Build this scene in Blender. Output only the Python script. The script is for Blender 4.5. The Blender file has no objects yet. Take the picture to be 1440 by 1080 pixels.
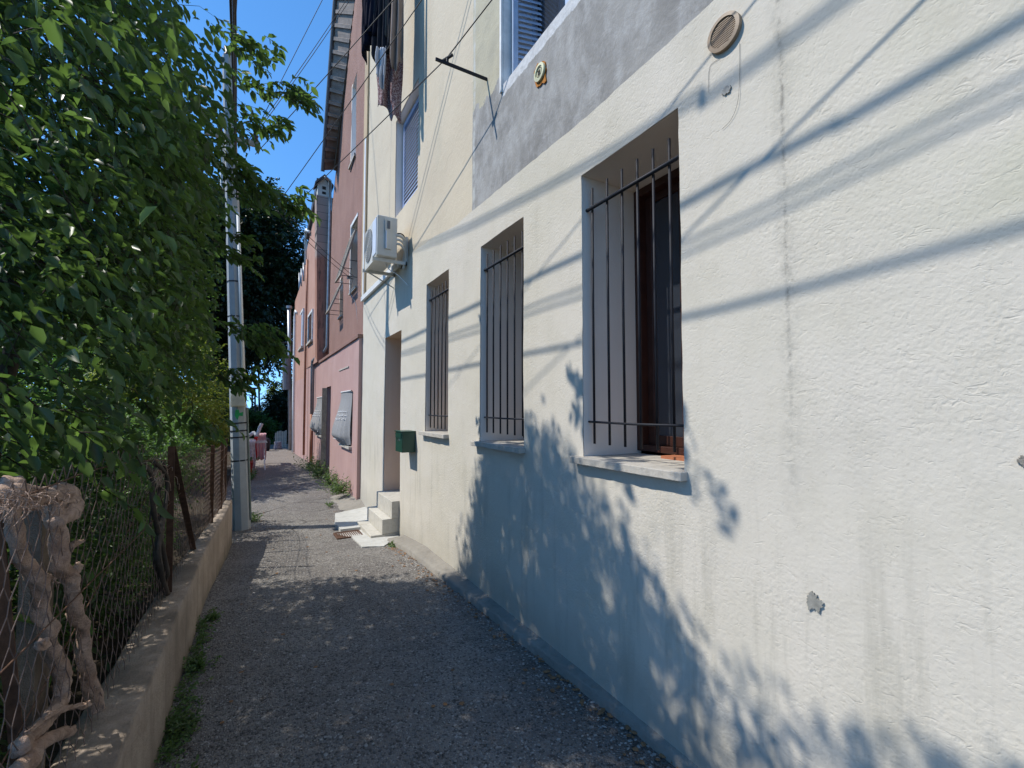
import bpy, math, random
import numpy as np
from mathutils import Vector, noise as mnoise
random.seed(7); rng = np.random.default_rng(11)
S = bpy.context.scene
# ------------------------------------------------------------------ camera
H = 1.6; FPX = 640.0
YAW = math.radians(29.7314); PIT = math.radians(2.9517)
cd = bpy.data.cameras.new('camera'); cam = bpy.data.objects.new('camera', cd); S.collection.objects.link(cam)
cd.sensor_width = 36; cd.lens = 36*FPX/1440; cd.clip_start = .05; cd.clip_end = 60000
cam.location = (0, 0, H); cam.rotation_euler = (math.pi/2+PIT, 0, -YAW); S.camera = cam
# ------------------------------------------------------------------ light
TRAVEL = Vector((1, -.40, -1.34)).normalized()
EL = math.asin(-TRAVEL.z); AZ = math.atan2(-TRAVEL.x, -TRAVEL.y)
w = bpy.data.worlds.new('World'); S.world = w; w.use_nodes = True
nt = w.node_tree; bg = nt.nodes['Background']
sk = nt.nodes.new('ShaderNodeTexSky'); sk.sky_type = 'NISHITA'; sk.sun_disc = False
sk.sun_elevation = EL; sk.sun_rotation = AZ; sk.altitude = 1200; sk.air_density = 1.0; sk.dust_density = .0; sk.ozone_density = 3.0
tc = nt.nodes.new('ShaderNodeTexCoord'); mpv = nt.nodes.new('ShaderNodeVectorMath'); mpv.operation = 'ADD'; mpv.inputs[1].default_value = (0, 0, .16)
nt.links.new(tc.outputs['Generated'], mpv.inputs[0]); nt.links.new(mpv.outputs[0], sk.inputs[0])
hs = nt.nodes.new('ShaderNodeHueSaturation'); hs.inputs['Saturation'].default_value = 1.2; hs.inputs['Hue'].default_value = .4965
nt.links.new(sk.outputs[0], hs.inputs['Color']); nt.links.new(hs.outputs[0], bg.inputs[0]); bg.inputs[1].default_value = .15
sd = bpy.data.lights.new('sun', 'SUN'); sun = bpy.data.objects.new('sun', sd); S.collection.objects.link(sun)
sd.energy = 2.55; sd.angle = math.radians(.6); sd.color = (1, .96, .885)
sun.rotation_euler = TRAVEL.to_track_quat('-Z', 'Y').to_euler()
S.view_settings.view_transform = 'Standard'; S.view_settings.look = 'None'; S.view_settings.gamma = 1
S.view_settings.exposure = 0.97
S.render.engine = 'CYCLES'; S.cycles.max_bounces = 8; S.cycles.transparent_max_bounces = 8

# ------------------------------------------------------------------ helpers
_f = Vector((math.sin(YAW)*math.cos(PIT), math.cos(YAW)*math.cos(PIT), math.sin(PIT)))
_r = Vector((math.cos(YAW), -math.sin(YAW), 0)); _u = _r.cross(_f); CAM = Vector((0, 0, H))
def _ray(px, py): return _r*((px-720)/FPX) - _u*((py-540)/FPX) + _f
def ax(px, py, X): d = _ray(px, py); return CAM + d*(X/d.x)
def ay(px, py, Y): d = _ray(px, py); return CAM + d*(Y/d.y)
def az(px, py, Z): d = _ray(px, py); return CAM + d*((Z-H)/d.z)
WL = {}
def wloc(o):
    while o is not None and o.parent is not None: o = o.parent
    return WL.get(o.name, Vector((0, 0, 0))) if o is not None else Vector((0, 0, 0))
def tag(o, label=None, cat=None, group=None, kind=None):
    if label: o['label'] = label
    if cat: o['category'] = cat
    if group: o['group'] = group
    if kind: o['kind'] = kind
    return o
def thing(name, label, cat, loc=(0, 0, 0), group=None):
    o = bpy.data.objects.new(name, None); S.collection.objects.link(o); o.empty_display_size = .1
    o.location = loc; WL[o.name] = Vector(loc); return tag(o, label, cat, group)
def link(name, me, mat, parent=None, loc=None, smooth=False, bevel=0):
    o = bpy.data.objects.new(name, me); S.collection.objects.link(o)
    if mat: me.materials.append(mat)
    off = wloc(parent) if parent is not None else Vector(loc or (0, 0, 0))
    if off.length > 0: me.transform(__import__('mathutils').Matrix.Translation(-off))
    if parent is not None: o.parent = parent
    else: o.location = off; WL[o.name] = Vector(off)
    if smooth:
        me.polygons.foreach_set('use_smooth', [True]*len(me.polygons))
    if bevel:
        b = o.modifiers.new('bevel', 'BEVEL'); b.width = bevel; b.segments = 2; b.limit_method = 'ANGLE'
    return o
class MB:
    def __init__(s): s.v = []; s.f = []
    def add(s, vs, fs):
        n = len(s.v); s.v += [tuple(x) for x in vs]; s.f += [tuple(n+i for i in f) for f in fs]; return s
    def box(s, x0, x1, y0, y1, z0, z1):
        return s.add([(x, y, z) for z in (z0, z1) for y in (y0, y1) for x in (x0, x1)],
                     [(0, 2, 3, 1), (4, 5, 7, 6), (0, 1, 5, 4), (2, 6, 7, 3), (0, 4, 6, 2), (1, 3, 7, 5)])
    def hexa(s, a, b):   # two quads joined
        return s.add(list(a)+list(b), [(3, 2, 1, 0), (4, 5, 6, 7), (0, 1, 5, 4), (1, 2, 6, 5), (2, 3, 7, 6), (3, 0, 4, 7)])
    def prism(s, pts, d):
        d = Vector(d); n = len(pts); P = [Vector(p) for p in pts]
        return s.add(P+[p+d for p in P], [tuple(range(n))[::-1], tuple(range(n, 2*n))]+[(i, (i+1) % n, n+(i+1) % n, n+i) for i in range(n)])
    def tube(s, pts, r, n=8, caps=True, rad=None, jit=0):
        P = [Vector(p) for p in pts]; m = len(P); rs = rad or ([r]*m)
        up = None; vs = []
        for i, p in enumerate(P):
            t = (P[min(i+1, m-1)]-P[max(i-1, 0)]).normalized()
            if up is None: up = t.orthogonal().normalized()
            else: up = (up - t*up.dot(t)).normalized()
            b = t.cross(up)
            for k in range(n):
                a = 2*math.pi*k/n; q = rs[i]
                if jit: q *= 1+jit*mnoise.noise(Vector((p.x*9+math.cos(a)*.8, p.y*9+math.sin(a)*.8, p.z*9)))
                vs.append(p+up*(q*math.cos(a))+b*(q*math.sin(a)))
        fs = [(i*n+k, i*n+(k+1) % n, (i+1)*n+(k+1) % n, (i+1)*n+k) for i in range(m-1) for k in range(n)]
        if caps: fs += [tuple(range(n))[::-1], tuple((m-1)*n+k for k in range(n))]
        return s.add(vs, fs)
    def build(s, name, mat, parent=None, **k):
        me = bpy.data.meshes.new(name); me.from_pydata(s.v, [], s.f); me.update()
        return link(name, me, mat, parent, **k)
def npmesh(name, V, F, mat, parent=None, nper=4, smooth=False, **k):
    me = bpy.data.meshes.new(name); V = np.asarray(V, np.float32); F = np.asarray(F, np.int32)
    me.vertices.add(len(V)); me.vertices.foreach_set('co', V.ravel())
    me.loops.add(F.size); me.loops.foreach_set('vertex_index', F.ravel())
    me.polygons.add(len(F)); me.polygons.foreach_set('loop_start', np.arange(0, F.size, nper, dtype=np.int32))
    me.update(calc_edges=True); me.validate()
    return link(name, me, mat, parent, smooth=smooth, **k)
def catmull(pts, k=5):
    P = [Vector(p) for p in pts]; P = [P[0]]+P+[P[-1]]; out = []
    for i in range(1, len(P)-2):
        a, b, c, d = P[i-1:i+3]
        for j in range(k):
            t = j/k; out.append(.5*((2*b)+(c-a)*t+(2*a-5*b+4*c-d)*t*t+(3*b-a-3*c+d)*t**3))
    return out+[P[-2]]

# ------------------------------------------------------------------ materials
class NT:
    def __init__(s, name):
        s.m = bpy.data.materials.new(name); s.m.use_nodes = True; s.n = s.m.node_tree.nodes; s.l = s.m.node_tree.links
        s.b = s.n['Principled BSDF']; s.out = s.n['Material Output']
        g = s.n.new('ShaderNodeNewGeometry'); s.pos = g.outputs['Position']
    def noise(s, sc, det=4, rough=.55, vec=None, stretch=None, dist=0):
        t = s.n.new('ShaderNodeTexNoise'); t.inputs['Scale'].default_value = sc; t.inputs['Detail'].default_value = det
        t.inputs['Roughness'].default_value = rough; t.inputs['Distortion'].default_value = dist
        v = vec or s.pos
        if stretch:
            mp = s.n.new('ShaderNodeMapping'); mp.inputs['Scale'].default_value = stretch; s.l.new(v, mp.inputs[0]); v = mp.outputs[0]
        s.l.new(v, t.inputs['Vector']); return t.outputs['Fac']
    def vor(s, sc, feat='F1', out='Distance'):
        t = s.n.new('ShaderNodeTexVoronoi'); t.inputs['Scale'].default_value = sc; t.feature = feat
        s.l.new(s.pos, t.inputs['Vector']); return t.outputs[out]
    def ramp(s, fac, stops):
        r = s.n.new('ShaderNodeValToRGB'); s.l.new(fac, r.inputs[0]); e = r.color_ramp.elements
        while len(e) > 1: e.remove(e[0])
        e[0].position = stops[0][0]; e[0].color = (*stops[0][1], 1)
        for p, c in stops[1:]:
            k = e.new(p); k.color = (*c, 1)
        return r.outputs[0]
    def fr(s, fac, a, b):
        m = s.n.new('ShaderNodeMapRange'); m.inputs['From Min'].default_value = a; m.inputs['From Max'].default_value = b
        s.l.new(fac, m.inputs['Value']); return m.outputs[0]
    def mix(s, fac, a, b, mode='MIX'):
        m = s.n.new('ShaderNodeMix'); m.data_type = 'RGBA'; m.blend_type = mode
        for i, x in ((0, fac), (6, a), (7, b)):
            if hasattr(x, 'links'): s.l.new(x, m.inputs[i])
            else: m.inputs[i].default_value = x if i == 0 else (*x, 1)
        return m.outputs[2]
    def math(s, op, a, b=0.):
        m = s.n.new('ShaderNodeMath'); m.operation = op
        for i, x in enumerate((a, b)):
            if hasattr(x, 'links'): s.l.new(x, m.inputs[i])
            else: m.inputs[i].default_value = x
        return m.outputs[0]
    def xyz(s):
        x = s.n.new('ShaderNodeSeparateXYZ'); s.l.new(s.pos, x.inputs[0]); return x.outputs
    def col(s, c):
        if hasattr(c, 'links'): s.l.new(c, s.b.inputs['Base Color'])
        else: s.b.inputs['Base Color'].default_value = (*c, 1)
        return s
    def rough(s, r, spec=None, metal=0):
        s.b.inputs['Roughness'].default_value = r; s.b.inputs['Metallic'].default_value = metal
        if spec is not None: s.b.inputs['Specular IOR Level'].default_value = spec
        return s
    def bump(s, h, strength=.5, dist=.01, prev=None):
        b = s.n.new('ShaderNodeBump'); b.inputs['Strength'].default_value = strength; b.inputs['Distance'].default_value = dist
        s.l.new(h, b.inputs['Height'])
        if prev: s.l.new(prev, b.inputs['Normal'])
        s.l.new(b.outputs[0], s.b.inputs['Normal']); return b.outputs[0]
def simple(name, c, rough=.6, metal=0, var=.25, sc=8, bumpd=.001, spec=.4):
    t = NT(name); n = t.noise(sc, 5)
    t.col(t.mix(t.fr(n, .3, .75), tuple(x*(1-var) for x in c), tuple(min(1, x*(1+var*.6)) for x in c)))
    t.rough(rough, spec, metal)
    if bumpd: t.bump(t.noise(sc*8, 3), .5, bumpd)
    return t.m
M = {}
# rough white plaster of the near house
def rough_plaster(name, base, dirty, stain, bd=.012, near=True):
    t = NT(name); x = t.xyz()
    big = t.fr(t.noise(.9, 5, .6), .38, .66)
    c = t.mix(big, base, dirty)
    mid = t.fr(t.noise(3.5, 6, .65), .5, .75); c = t.mix(t.math('MULTIPLY', mid, .4), c, stain)
    speck = t.fr(t.noise(60, 3, .6), .66, .74); c = t.mix(t.math('MULTIPLY', speck, .25), c, tuple(v*.5 for v in stain))
    if near:
        # vertical crack with dirt (a real stain on the wall) near y = 1.0
        wob = t.math('MULTIPLY', t.math('SUBTRACT', t.noise(4, 3), .5), .022)
        d = t.math('ABSOLUTE', t.math('SUBTRACT', t.math('ADD', x[1], wob), .945))
        band = t.math('SUBTRACT', 1., t.fr(d, .003, .05)); band = t.math('MULTIPLY', band, t.fr(t.noise(22, 6, .75), .42, .62))
        band = t.math('MULTIPLY', band, t.fr(x[2], 1.0, 1.5))
        c = t.mix(t.math('MULTIPLY', band, .42), c, (.24, .23, .20))
        d2 = t.math('SUBTRACT', 1., t.fr(d, .001, .011)); d2 = t.math('MULTIPLY', d2, t.fr(t.noise(16, 6, .75), .47, .62))
        c = t.mix(t.math('MULTIPLY', d2, t.math('MULTIPLY', t.fr(x[2], 1.4, 1.9), .6)), c, (.11, .10, .09))
        yel = t.fr(t.noise(.75, 4, .6, stretch=(1, 1, 1.6)), .50, .66); c = t.mix(t.math('MULTIPLY', yel, t.math('MULTIPLY', t.fr(x[1], 1.1, .3), .6)), c, (.50, .475, .36))
        # grime near the ground
        low = t.math('SUBTRACT', 1., t.fr(t.math('ADD', x[2], t.math('MULTIPLY', t.noise(3, 4), .35)), .18, .55))
        c = t.mix(t.math('MULTIPLY', low, .55), c, (.33, .31, .26))
    rs = t.fr(t.noise(3.2, 5, .65, stretch=(1, 3.2, .28)), .52, .70)
    c = t.mix(t.math('MULTIPLY', rs, t.math('MULTIPLY', t.math('SUBTRACT', 1., t.fr(x[2], .9, 1.30)), .38)), c, (.36, .335, .27))
    c = t.mix(t.math('MULTIPLY', rs, .12), c, (.38, .35, .29))
    t.col(c).rough(.92, .2)
    h = t.math('ADD', t.math('MULTIPLY', t.noise(52, 5, .65, dist=.5), 1.0), t.math('MULTIPLY', t.fr(t.vor(70, 'SMOOTH_F1'), 0, .5), .35))
    h = t.math('ADD', h, t.math('MULTIPLY', t.noise(5, 3), .9))
    st = t.fr(t.noise(30, 3, .6, stretch=(1, .7, 1.5), dist=1.), .60, .70); h = t.math('SUBTRACT', h, t.math('MULTIPLY', st, .45))
    amp = t.math('ADD', t.math('MULTIPLY', t.fr(t.noise(1.4, 5, .6), .38, .62), .95), .35); h = t.math('MULTIPLY', h, amp)
    t.bump(h, .45, bd); return t.m
M['plaster'] = rough_plaster('rough_white_plaster', (.60, .55, .468), (.565, .52, .425), (.46, .42, .335), .0055)
def smooth_wall(name, base, b2, streak, bd=.003, sc=3, big=1.2):
    t = NT(name); c = t.mix(t.fr(t.noise(big, 5, .6), .35, .68), base, b2)
    s = t.fr(t.noise(2.2, 5, .6, stretch=(1.5, 1.5, .25)), .52, .75); c = t.mix(t.math('MULTIPLY', s, .5), c, streak)
    t.col(c).rough(.9, .2); h = t.math('ADD', t.noise(sc*4, 4), t.math('MULTIPLY', t.noise(sc*28, 3), .5)); t.bump(h, .6, bd); return t.m
M['jamb'] = smooth_wall('reveal_plaster', (.82, .73, .64), (.78, .69, .60), (.68, .59, .50))
M['door_jamb'] = smooth_wall('door_reveal_plaster', (.80, .62, .48), (.74, .57, .44), (.62, .48, .37))
def cream():
    t = NT('cream_and_grey_render'); x = t.xyz()
    cr = t.mix(t.fr(t.noise(1.1, 5, .6), .35, .7), (.59, .51, .385), (.53, .455, .345))
    s = t.fr(t.noise(2.0, 5, .6, stretch=(1, 1.6, .35)), .55, .8); cr = t.mix(t.math('MULTIPLY', s, .45), cr, (.42, .39, .30))
    drab = t.mix(t.fr(t.noise(5, 5), .4, .7), (.46, .42, .31), (.38, .35, .27))
    gr = t.mix(t.fr(t.noise(1.6, 6, .65, dist=.8), .3, .72), (.385, .372, .35), (.18, .173, .163))
    gr = t.mix(t.math('MULTIPLY', t.fr(t.noise(7, 6, .75, stretch=(1, 1, .6)), .45, .7), .7), gr, (.44, .435, .425))
    zz = t.math('ADD', x[2], t.math('MULTIPLY', t.math('SUBTRACT', t.noise(4.5, 5, .65), .5), .55))
    up = t.fr(zz, 4.33, 4.345)
    a = t.math('ADD', x[1], t.math('MULTIPLY', t.math('SUBTRACT', t.noise(14, 3), .5), .03))
    inn = t.math('MULTIPLY', up, t.fr(x[1], 3.17, 3.175))
    g2 = t.mix(inn, gr, drab)
    edge = t.math('MULTIPLY', t.math('SUBTRACT', 1., t.fr(t.math('ABSOLUTE', t.math('SUBTRACT', a, 3.745)), .012, .03)), t.fr(t.noise(7, 4), .4, .55))
    g2 = t.mix(t.math('MULTIPLY', edge, .8), g2, (.5, .5, .47))
    zb = t.math('ADD', x[2], t.math('MULTIPLY', t.math('SUBTRACT', t.noise(11, 5, .7), .5), .07))
    bd_ = t.math('MULTIPLY', t.fr(zb, 4.160, 4.166), t.math('MULTIPLY', t.math('SUBTRACT', 1., t.fr(x[2], 4.27, 4.275)), t.math('SUBTRACT', 1., t.fr(a, 3.19, 3.20))))
    g2 = t.mix(bd_, g2, t.mix(t.fr(t.noise(20, 5, .7), .4, .7), (.60, .60, .60), (.44, .44, .44)))
    c = t.mix(t.fr(a, 3.775, 3.779), g2, cr)
    t.col(c).rough(.92, .2)
    h = t.math('ADD', t.math('MULTIPLY', t.noise(7, 5, .65, dist=1), 1.2), t.math('MULTIPLY', t.noise(45, 4), .4)); t.bump(h, .7, .008); return t.m
M['upper'] = cream()
M['band_white'] = smooth_wall('whitewash', (.58, .58, .58), (.46, .46, .46), (.34, .34, .34), .006)
M['tan_edge'] = smooth_wall('tan_render', (.50, .38, .24), (.45, .34, .22), (.35, .27, .2))
M['pink_low'] = smooth_wall('smooth_pink_render', (.46, .295, .262), (.40, .25, .225), (.52, .37, .335), .004)
M['pink_up'] = smooth_wall('rough_pink_render', (.31, .185, .15), (.26, .15, .12), (.20, .125, .105), .02, 7)
M['terra'] = smooth_wall('orange_render', (.47, .275, .21), (.41, .235, .18), (.52, .34, .28), .006)
M['terra_dirty'] = smooth_wall('weathered_orange_render', (.50, .25, .16), (.42, .22, .15), (.13, .095, .075), .012, 3, 2.5)
def dirty_stack():
    t = NT('weathered_chimney_render'); x = t.xyz()
    c = t.mix(t.fr(t.noise(2.4, 5, .65), .35, .7), (.40, .20, .14), (.30, .15, .11))
    c = t.mix(t.math('MULTIPLY', t.fr(t.noise(4, 6, .75, stretch=(4, 4, .6)), .5, .64), .9), c, (.10, .075, .06))
    up = t.fr(t.math('ADD', x[2], t.math('MULTIPLY', t.noise(3, 4), .4)), 6.1, 6.25)
    w = t.n.new('ShaderNodeTexBrick'); w.inputs['Scale'].default_value = 1.0
    w.inputs['Brick Width'].default_value = .6; w.inputs['Row Height'].default_value = .22; w.inputs['Mortar Size'].default_value = .006
    w.inputs['Color1'].default_value = (.40, .29, .24, 1); w.inputs['Color2'].default_value = (.31, .25, .22, 1); w.inputs['Mortar'].default_value = (.09, .08, .07, 1)
    cb = t.n.new('ShaderNodeCombineXYZ'); t.l.new(x[0], cb.inputs[0]); t.l.new(x[2], cb.inputs[1]); t.l.new(cb.outputs[0], w.inputs[0])
    c = t.mix(up, c, w.outputs[0]); t.col(c).rough(.95, .15); t.bump(t.noise(20, 5), .6, .01); return t.m
M['stack'] = dirty_stack()
def asphalt():
    t = NT('asphalt'); x = t.xyz()
    base = t.mix(t.fr(t.noise(.8, 5, .6), .35, .68), (.18, .162, .147), (.28, .26, .232))
    base = t.mix(t.math('MULTIPLY', t.fr(t.noise(7, 6, .75), .5, .62), .45), base, (.10, .09, .082)); patch = t.fr(t.noise(3, 6, .7), .54, .68); base = t.mix(t.math('MULTIPLY', patch, .55), base, (.27, .25, .22))
    v = t.n.new('ShaderNodeTexVoronoi'); v.inputs['Scale'].default_value = 95; t.l.new(t.pos, v.inputs['Vector'])
    bw = t.n.new('ShaderNodeSeparateColor'); t.l.new(v.outputs['Color'], bw.inputs[0])
    st = t.math('MULTIPLY', t.fr(bw.outputs[0], .62, .97), t.math('SUBTRACT', 1., t.fr(v.outputs['Distance'], .35, .5)))
    c = t.mix(t.math('MULTIPLY', st, .75), base, (.46, .435, .39))
    dk = t.fr(bw.outputs[1], .6, .95); c = t.mix(t.math('MULTIPLY', dk, .75), c, (.035, .032, .03))
    c = t.mix(t.math('MULTIPLY', t.fr(t.noise(26, 2, .5), .65, .69), .55), c, (.48, .46, .43))
    crk = t.math('SUBTRACT', 1., t.fr(t.vor(1.3, 'DISTANCE_TO_EDGE'), .003, .022)); crk = t.math('MULTIPLY', crk, t.fr(t.noise(1.1, 3), .5, .6))
    crk = t.math('MULTIPLY', crk, t.fr(x[1], 5., 8.)); c = t.mix(t.math('MULTIPLY', crk, .8), c, (.03, .03, .03))
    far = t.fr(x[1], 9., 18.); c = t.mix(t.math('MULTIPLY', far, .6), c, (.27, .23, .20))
    # soil and fine debris against the kerb on the right
    e = t.fr(t.math('ADD', x[0], t.math('MULTIPLY', t.noise(5, 4), .5)), 1.55, 1.95)
    c = t.mix(t.math('MULTIPLY', e, .5), c, (.09, .07, .055))
    t.col(c).rough(.88, .3)
    h = t.math('ADD', t.math('MULTIPLY', t.fr(v.outputs['Distance'], 0, .6), -.8), t.math('MULTIPLY', t.noise(40, 5), .9))
    h = t.math('SUBTRACT', h, t.math('MULTIPLY', crk, 2.)); t.bump(h, .9, .012); return t.m
M['asphalt'] = asphalt()
def concrete(name, a, b, st, bd=.006, sc=1., streaks=False):
    t = NT(name); c = t.mix(t.fr(t.noise(2*sc, 6, .65), .35, .68), a, b)
    c = t.mix(t.math('MULTIPLY', t.fr(t.noise(12*sc, 5, .7), .5, .75), .6), c, st)
    if streaks: c = t.mix(t.math('MULTIPLY', t.fr(t.noise(6, 5, .65, stretch=(1, 1, .12)), .48, .68), .7), c, tuple(v*.5 for v in a)); zc = t.xyz(); c = t.mix(t.math('MULTIPLY', t.math('MULTIPLY', t.fr(zc[2], .405, .43), t.fr(t.noise(4, 6, .7), .38, .58)), .65), c, (.12, .10, .08)); c = t.mix(t.math('MULTIPLY', t.math('SUBTRACT', 1., t.fr(t.math('ADD', zc[2], t.math('MULTIPLY', t.noise(7, 4), .2)), .05, .2)), .6), c, (.10, .09, .06))
    t.col(c).rough(.92, .2)
    h = t.math('ADD', t.noise(30*sc, 5), t.math('MULTIPLY', t.noise(120*sc, 3), .4)); t.bump(h, .7, bd); return t.m
M['conc'] = concrete('pavement_concrete', (.30, .275, .235), (.23, .21, .18), (.16, .145, .12), .01)
M['kerb'] = concrete('garden_wall_concrete', (.46, .375, .30), (.31, .25, .20), (.24, .19, .15), .01, 1, True)
M['pole'] = concrete('grey_pole_concrete', (.38, .40, .41), (.32, .34, .35), (.30, .31, .31), .002, 2)
M['white_cement'] = concrete('white_cement', (.56, .55, .51), (.44, .43, .39), (.32, .30, .27), .01)
M['step'] = concrete('stone_step', (.56, .53, .46), (.46, .43, .37), (.30, .27, .22), .004, 1.3)
M['sill'] = concrete('slate_sill', (.50, .46, .40), (.40, .37, .32), (.26, .24, .21), .004, 2)
M['soil'] = concrete('garden_soil', (.075, .055, .038), (.05, .04, .028), (.10, .09, .04), .03)
M['terrain'] = concrete('dry_grass_ground', (.09, .10, .045), (.07, .08, .035), (.14, .12, .06), .05, .2)
M['iron'] = simple('black_iron', (.012, .013, .019), .65, .1, .3, 20)
M['rust'] = simple('rusty_iron', (.12, .06, .035), .85, 0, .5, 25, .002)
M['mesh'] = simple('weathered_wire', (.20, .14, .115), .8, 0, .4, 25, 0)
M['post_grey'] = concrete('mossy_grey_post', (.25, .20, .155), (.17, .14, .11), (.07, .065, .05), .01, 2)
M['wood_brown'] = simple('dark_red_brown_wood', (.06, .022, .014), .4, 0, .35, 9)
M['terracotta'] = simple('terracotta_tile', (.42, .15, .07), .8, 0, .25, 12)
M['glass'] = simple('dark_window_glass', (.03, .035, .045), .08, 0, .1, 3, 0, .8)
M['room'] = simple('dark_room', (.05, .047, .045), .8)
M['ac_white'] = simple('aged_white_plastic', (.62, .61, .56), .45, 0, .12, 5)
M['ac_pale'] = simple('pale_blue_grey_metal', (.66, .72, .82), .4, 0, .1, 5)
M['ac_dark'] = simple('ac_fan_dark', (.16, .17, .19), .5)
M['white_pipe'] = simple('white_pvc', (.72, .72, .69), .5, 0, .12, 6)
M['shutter'] = simple('blue_painted_shutter', (.36, .43, .60), .5, 0, .15, 7)
M['shutter_pale'] = simple('pale_blue_shutter', (.38, .47, .62), .5, 0, .15, 7)
M['green_box'] = simple('dark_green_paint', (.008, .058, .035), .35, .1, .2, 10, .0005, .6)
M['chrome'] = simple('chrome', (.6, .6, .6), .25, 1, .1, 10, 0)
M['wire'] = simple('black_cable', (.02, .02, .022), .6)
M['zinc'] = simple('grey_zinc', (.33, .35, .37), .45, .6, .25, 10)
M['gutter'] = simple('dark_gutter', (.10, .105, .115), .5, .3, .25, 10)
M['rafter'] = simple('weathered_roof_underside', (.26, .22, .195), .9, 0, .3, 6, .003)
M['tile'] = simple('roof_tile', (.20, .12, .085), .9, 0, .35, 5, .004)
M['copper'] = simple('brown_downpipe', (.38, .17, .10), .6, .1, .3, 6)
M['curtain'] = simple('grey_mesh_curtain', (.27, .265, .262), .95, 0, .15, 30, .001)
M['chalk'] = simple('white_marks', (.78, .78, .78), .9)
M['white_paint'] = simple('white_paint', (.72, .72, .70), .6)
M['bark'] = concrete('pale_vine_bark', (.68, .50, .40), (.40, .26, .19), (.13, .08, .055), .03, 4.5)
M['bark_dark'] = concrete('dark_bark', (.10, .08, .065), (.06, .05, .04), (.15, .13, .11), .01, 2)
M['plaque'] = simple('cream_enamel', (.68, .66, .42), .4)
M['rust_orange'] = simple('orange_rust_stain', (.42, .16, .02), .9, 0, .6, 25, .002)
M['tan_plastic'] = simple('tan_plastic', (.30, .215, .14), .55)
M['vent_dark'] = simple('vent_shadow', (.03, .025, .02), .8)
M['box_cream'] = simple('cream_box', (.66, .59, .44), .5)
M['green_tag'] = simple('green_plastic', (.03, .34, .10), .5)
M['paling'] = simple('pale_paling_wood', (.62, .58, .48), .9, 0, .2, 10)
M['wood_old'] = simple('old_grey_wood', (.32, .28, .23), .9, 0, .35, 10, .003)
def fabric(name, c, c2=None, pat=0, sc=60):
    t = NT(name); base = t.mix(t.fr(t.noise(5, 4), .35, .7), c, tuple(v*.8 for v in c))
    if c2: base = t.mix(t.fr(t.noise(sc, 3, .6), .5, .54), base, c2)
    t.col(base).rough(.95, .1); t.bump(t.noise(150, 2), .3, .001); 
    tr = t.n.new('ShaderNodeBsdfTranslucent'); tr.inputs[0].default_value = (*c, 1); mx = t.n.new('ShaderNodeMixShader'); mx.inputs[0].default_value = .18
    t.l.new(t.b.outputs[0], mx.inputs[1]); t.l.new(tr.outputs[0], mx.inputs[2]); t.l.new(mx.outputs[0], t.out.inputs[0]); return t.m
M['cl_navy'] = fabric('navy_cloth', (.012, .014, .028)); M['cl_brown'] = fabric('brown_grey_cloth', (.16, .13, .11)); M['cl_grey'] = fabric('charcoal_cloth', (.035, .036, .045))
M['cl_pattern'] = fabric('patterned_burgundy_cloth', (.20, .10, .10), (.46, .36, .35)); M['cl_white'] = fabric('white_cloth', (.62, .63, .66)); M['cl_taupe'] = fabric('taupe_cloth', (.34, .27, .23))
M['cl_pink'] = fabric('pink_towel', (.70, .42, .44)); M['cl_rose'] = fabric('pale_pink_sheet', (.72, .56, .56), (.80, .74, .74), sc=25); M['cl_red'] = fabric('red_cloth', (.62, .05, .05))
M['red_crate'] = simple('red_plastic', (.42, .03, .025), .5)
def leafmat(name, a, b, yel, trans=.35, gloss=.45):
    t = NT(name); t.n.remove(t.b)
    at = t.n.new('ShaderNodeAttribute'); at.attribute_name = 'rnd'
    c = t.ramp(at.outputs['Fac'], [(0, a), (.6, b), (.93, b), (1., yel)])
    d = t.n.new('ShaderNodeBsdfPrincipled'); t.l.new(c, d.inputs['Base Color']); d.inputs['Roughness'].default_value = gloss; d.inputs['Specular IOR Level'].default_value = .45
    tr = t.n.new('ShaderNodeBsdfTranslucent'); tc = t.mix(.5, c, yel); br = t.mix(1., tc, (1.3, 1.65, .9), 'MULTIPLY'); t.l.new(br, tr.inputs[0])
    mx = t.n.new('ShaderNodeMixShader'); mx.inputs[0].default_value = trans
    t.l.new(d.outputs[0], mx.inputs[1]); t.l.new(tr.outputs[0], mx.inputs[2]); t.l.new(mx.outputs[0], t.out.inputs[0]); return t.m
M['leaf'] = leafmat('glossy_green_leaf', (.026, .046, .023), (.062, .098, .038), (.20, .27, .085), .38, .40)
M['leaf_hedge'] = leafmat('hedge_leaf', (.06, .11, .035), (.11, .18, .055), (.16, .22, .07))
M['leaf_yellow'] = leafmat('yellow_green_leaf', (.13, .16, .025), (.20, .22, .035), (.30, .30, .06))
M['leaf_oak'] = leafmat('dark_oak_leaf', (.010, .020, .009), (.02, .036, .014), (.05, .08, .03), .15)
M['leaf_mid'] = leafmat('mid_green_leaf', (.03, .07, .02), (.06, .12, .03), (.12, .2, .05))
M['weed'] = leafmat('weed_leaf', (.06, .10, .035), (.10, .15, .05), (.2, .24, .1))
M['dry'] = simple('dry_leaf', (.28, .15, .07), .9, 0, .5, 30)
M['stone'] = simple('pale_stone', (.34, .32, .29), .9, 0, .4, 20)

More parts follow.
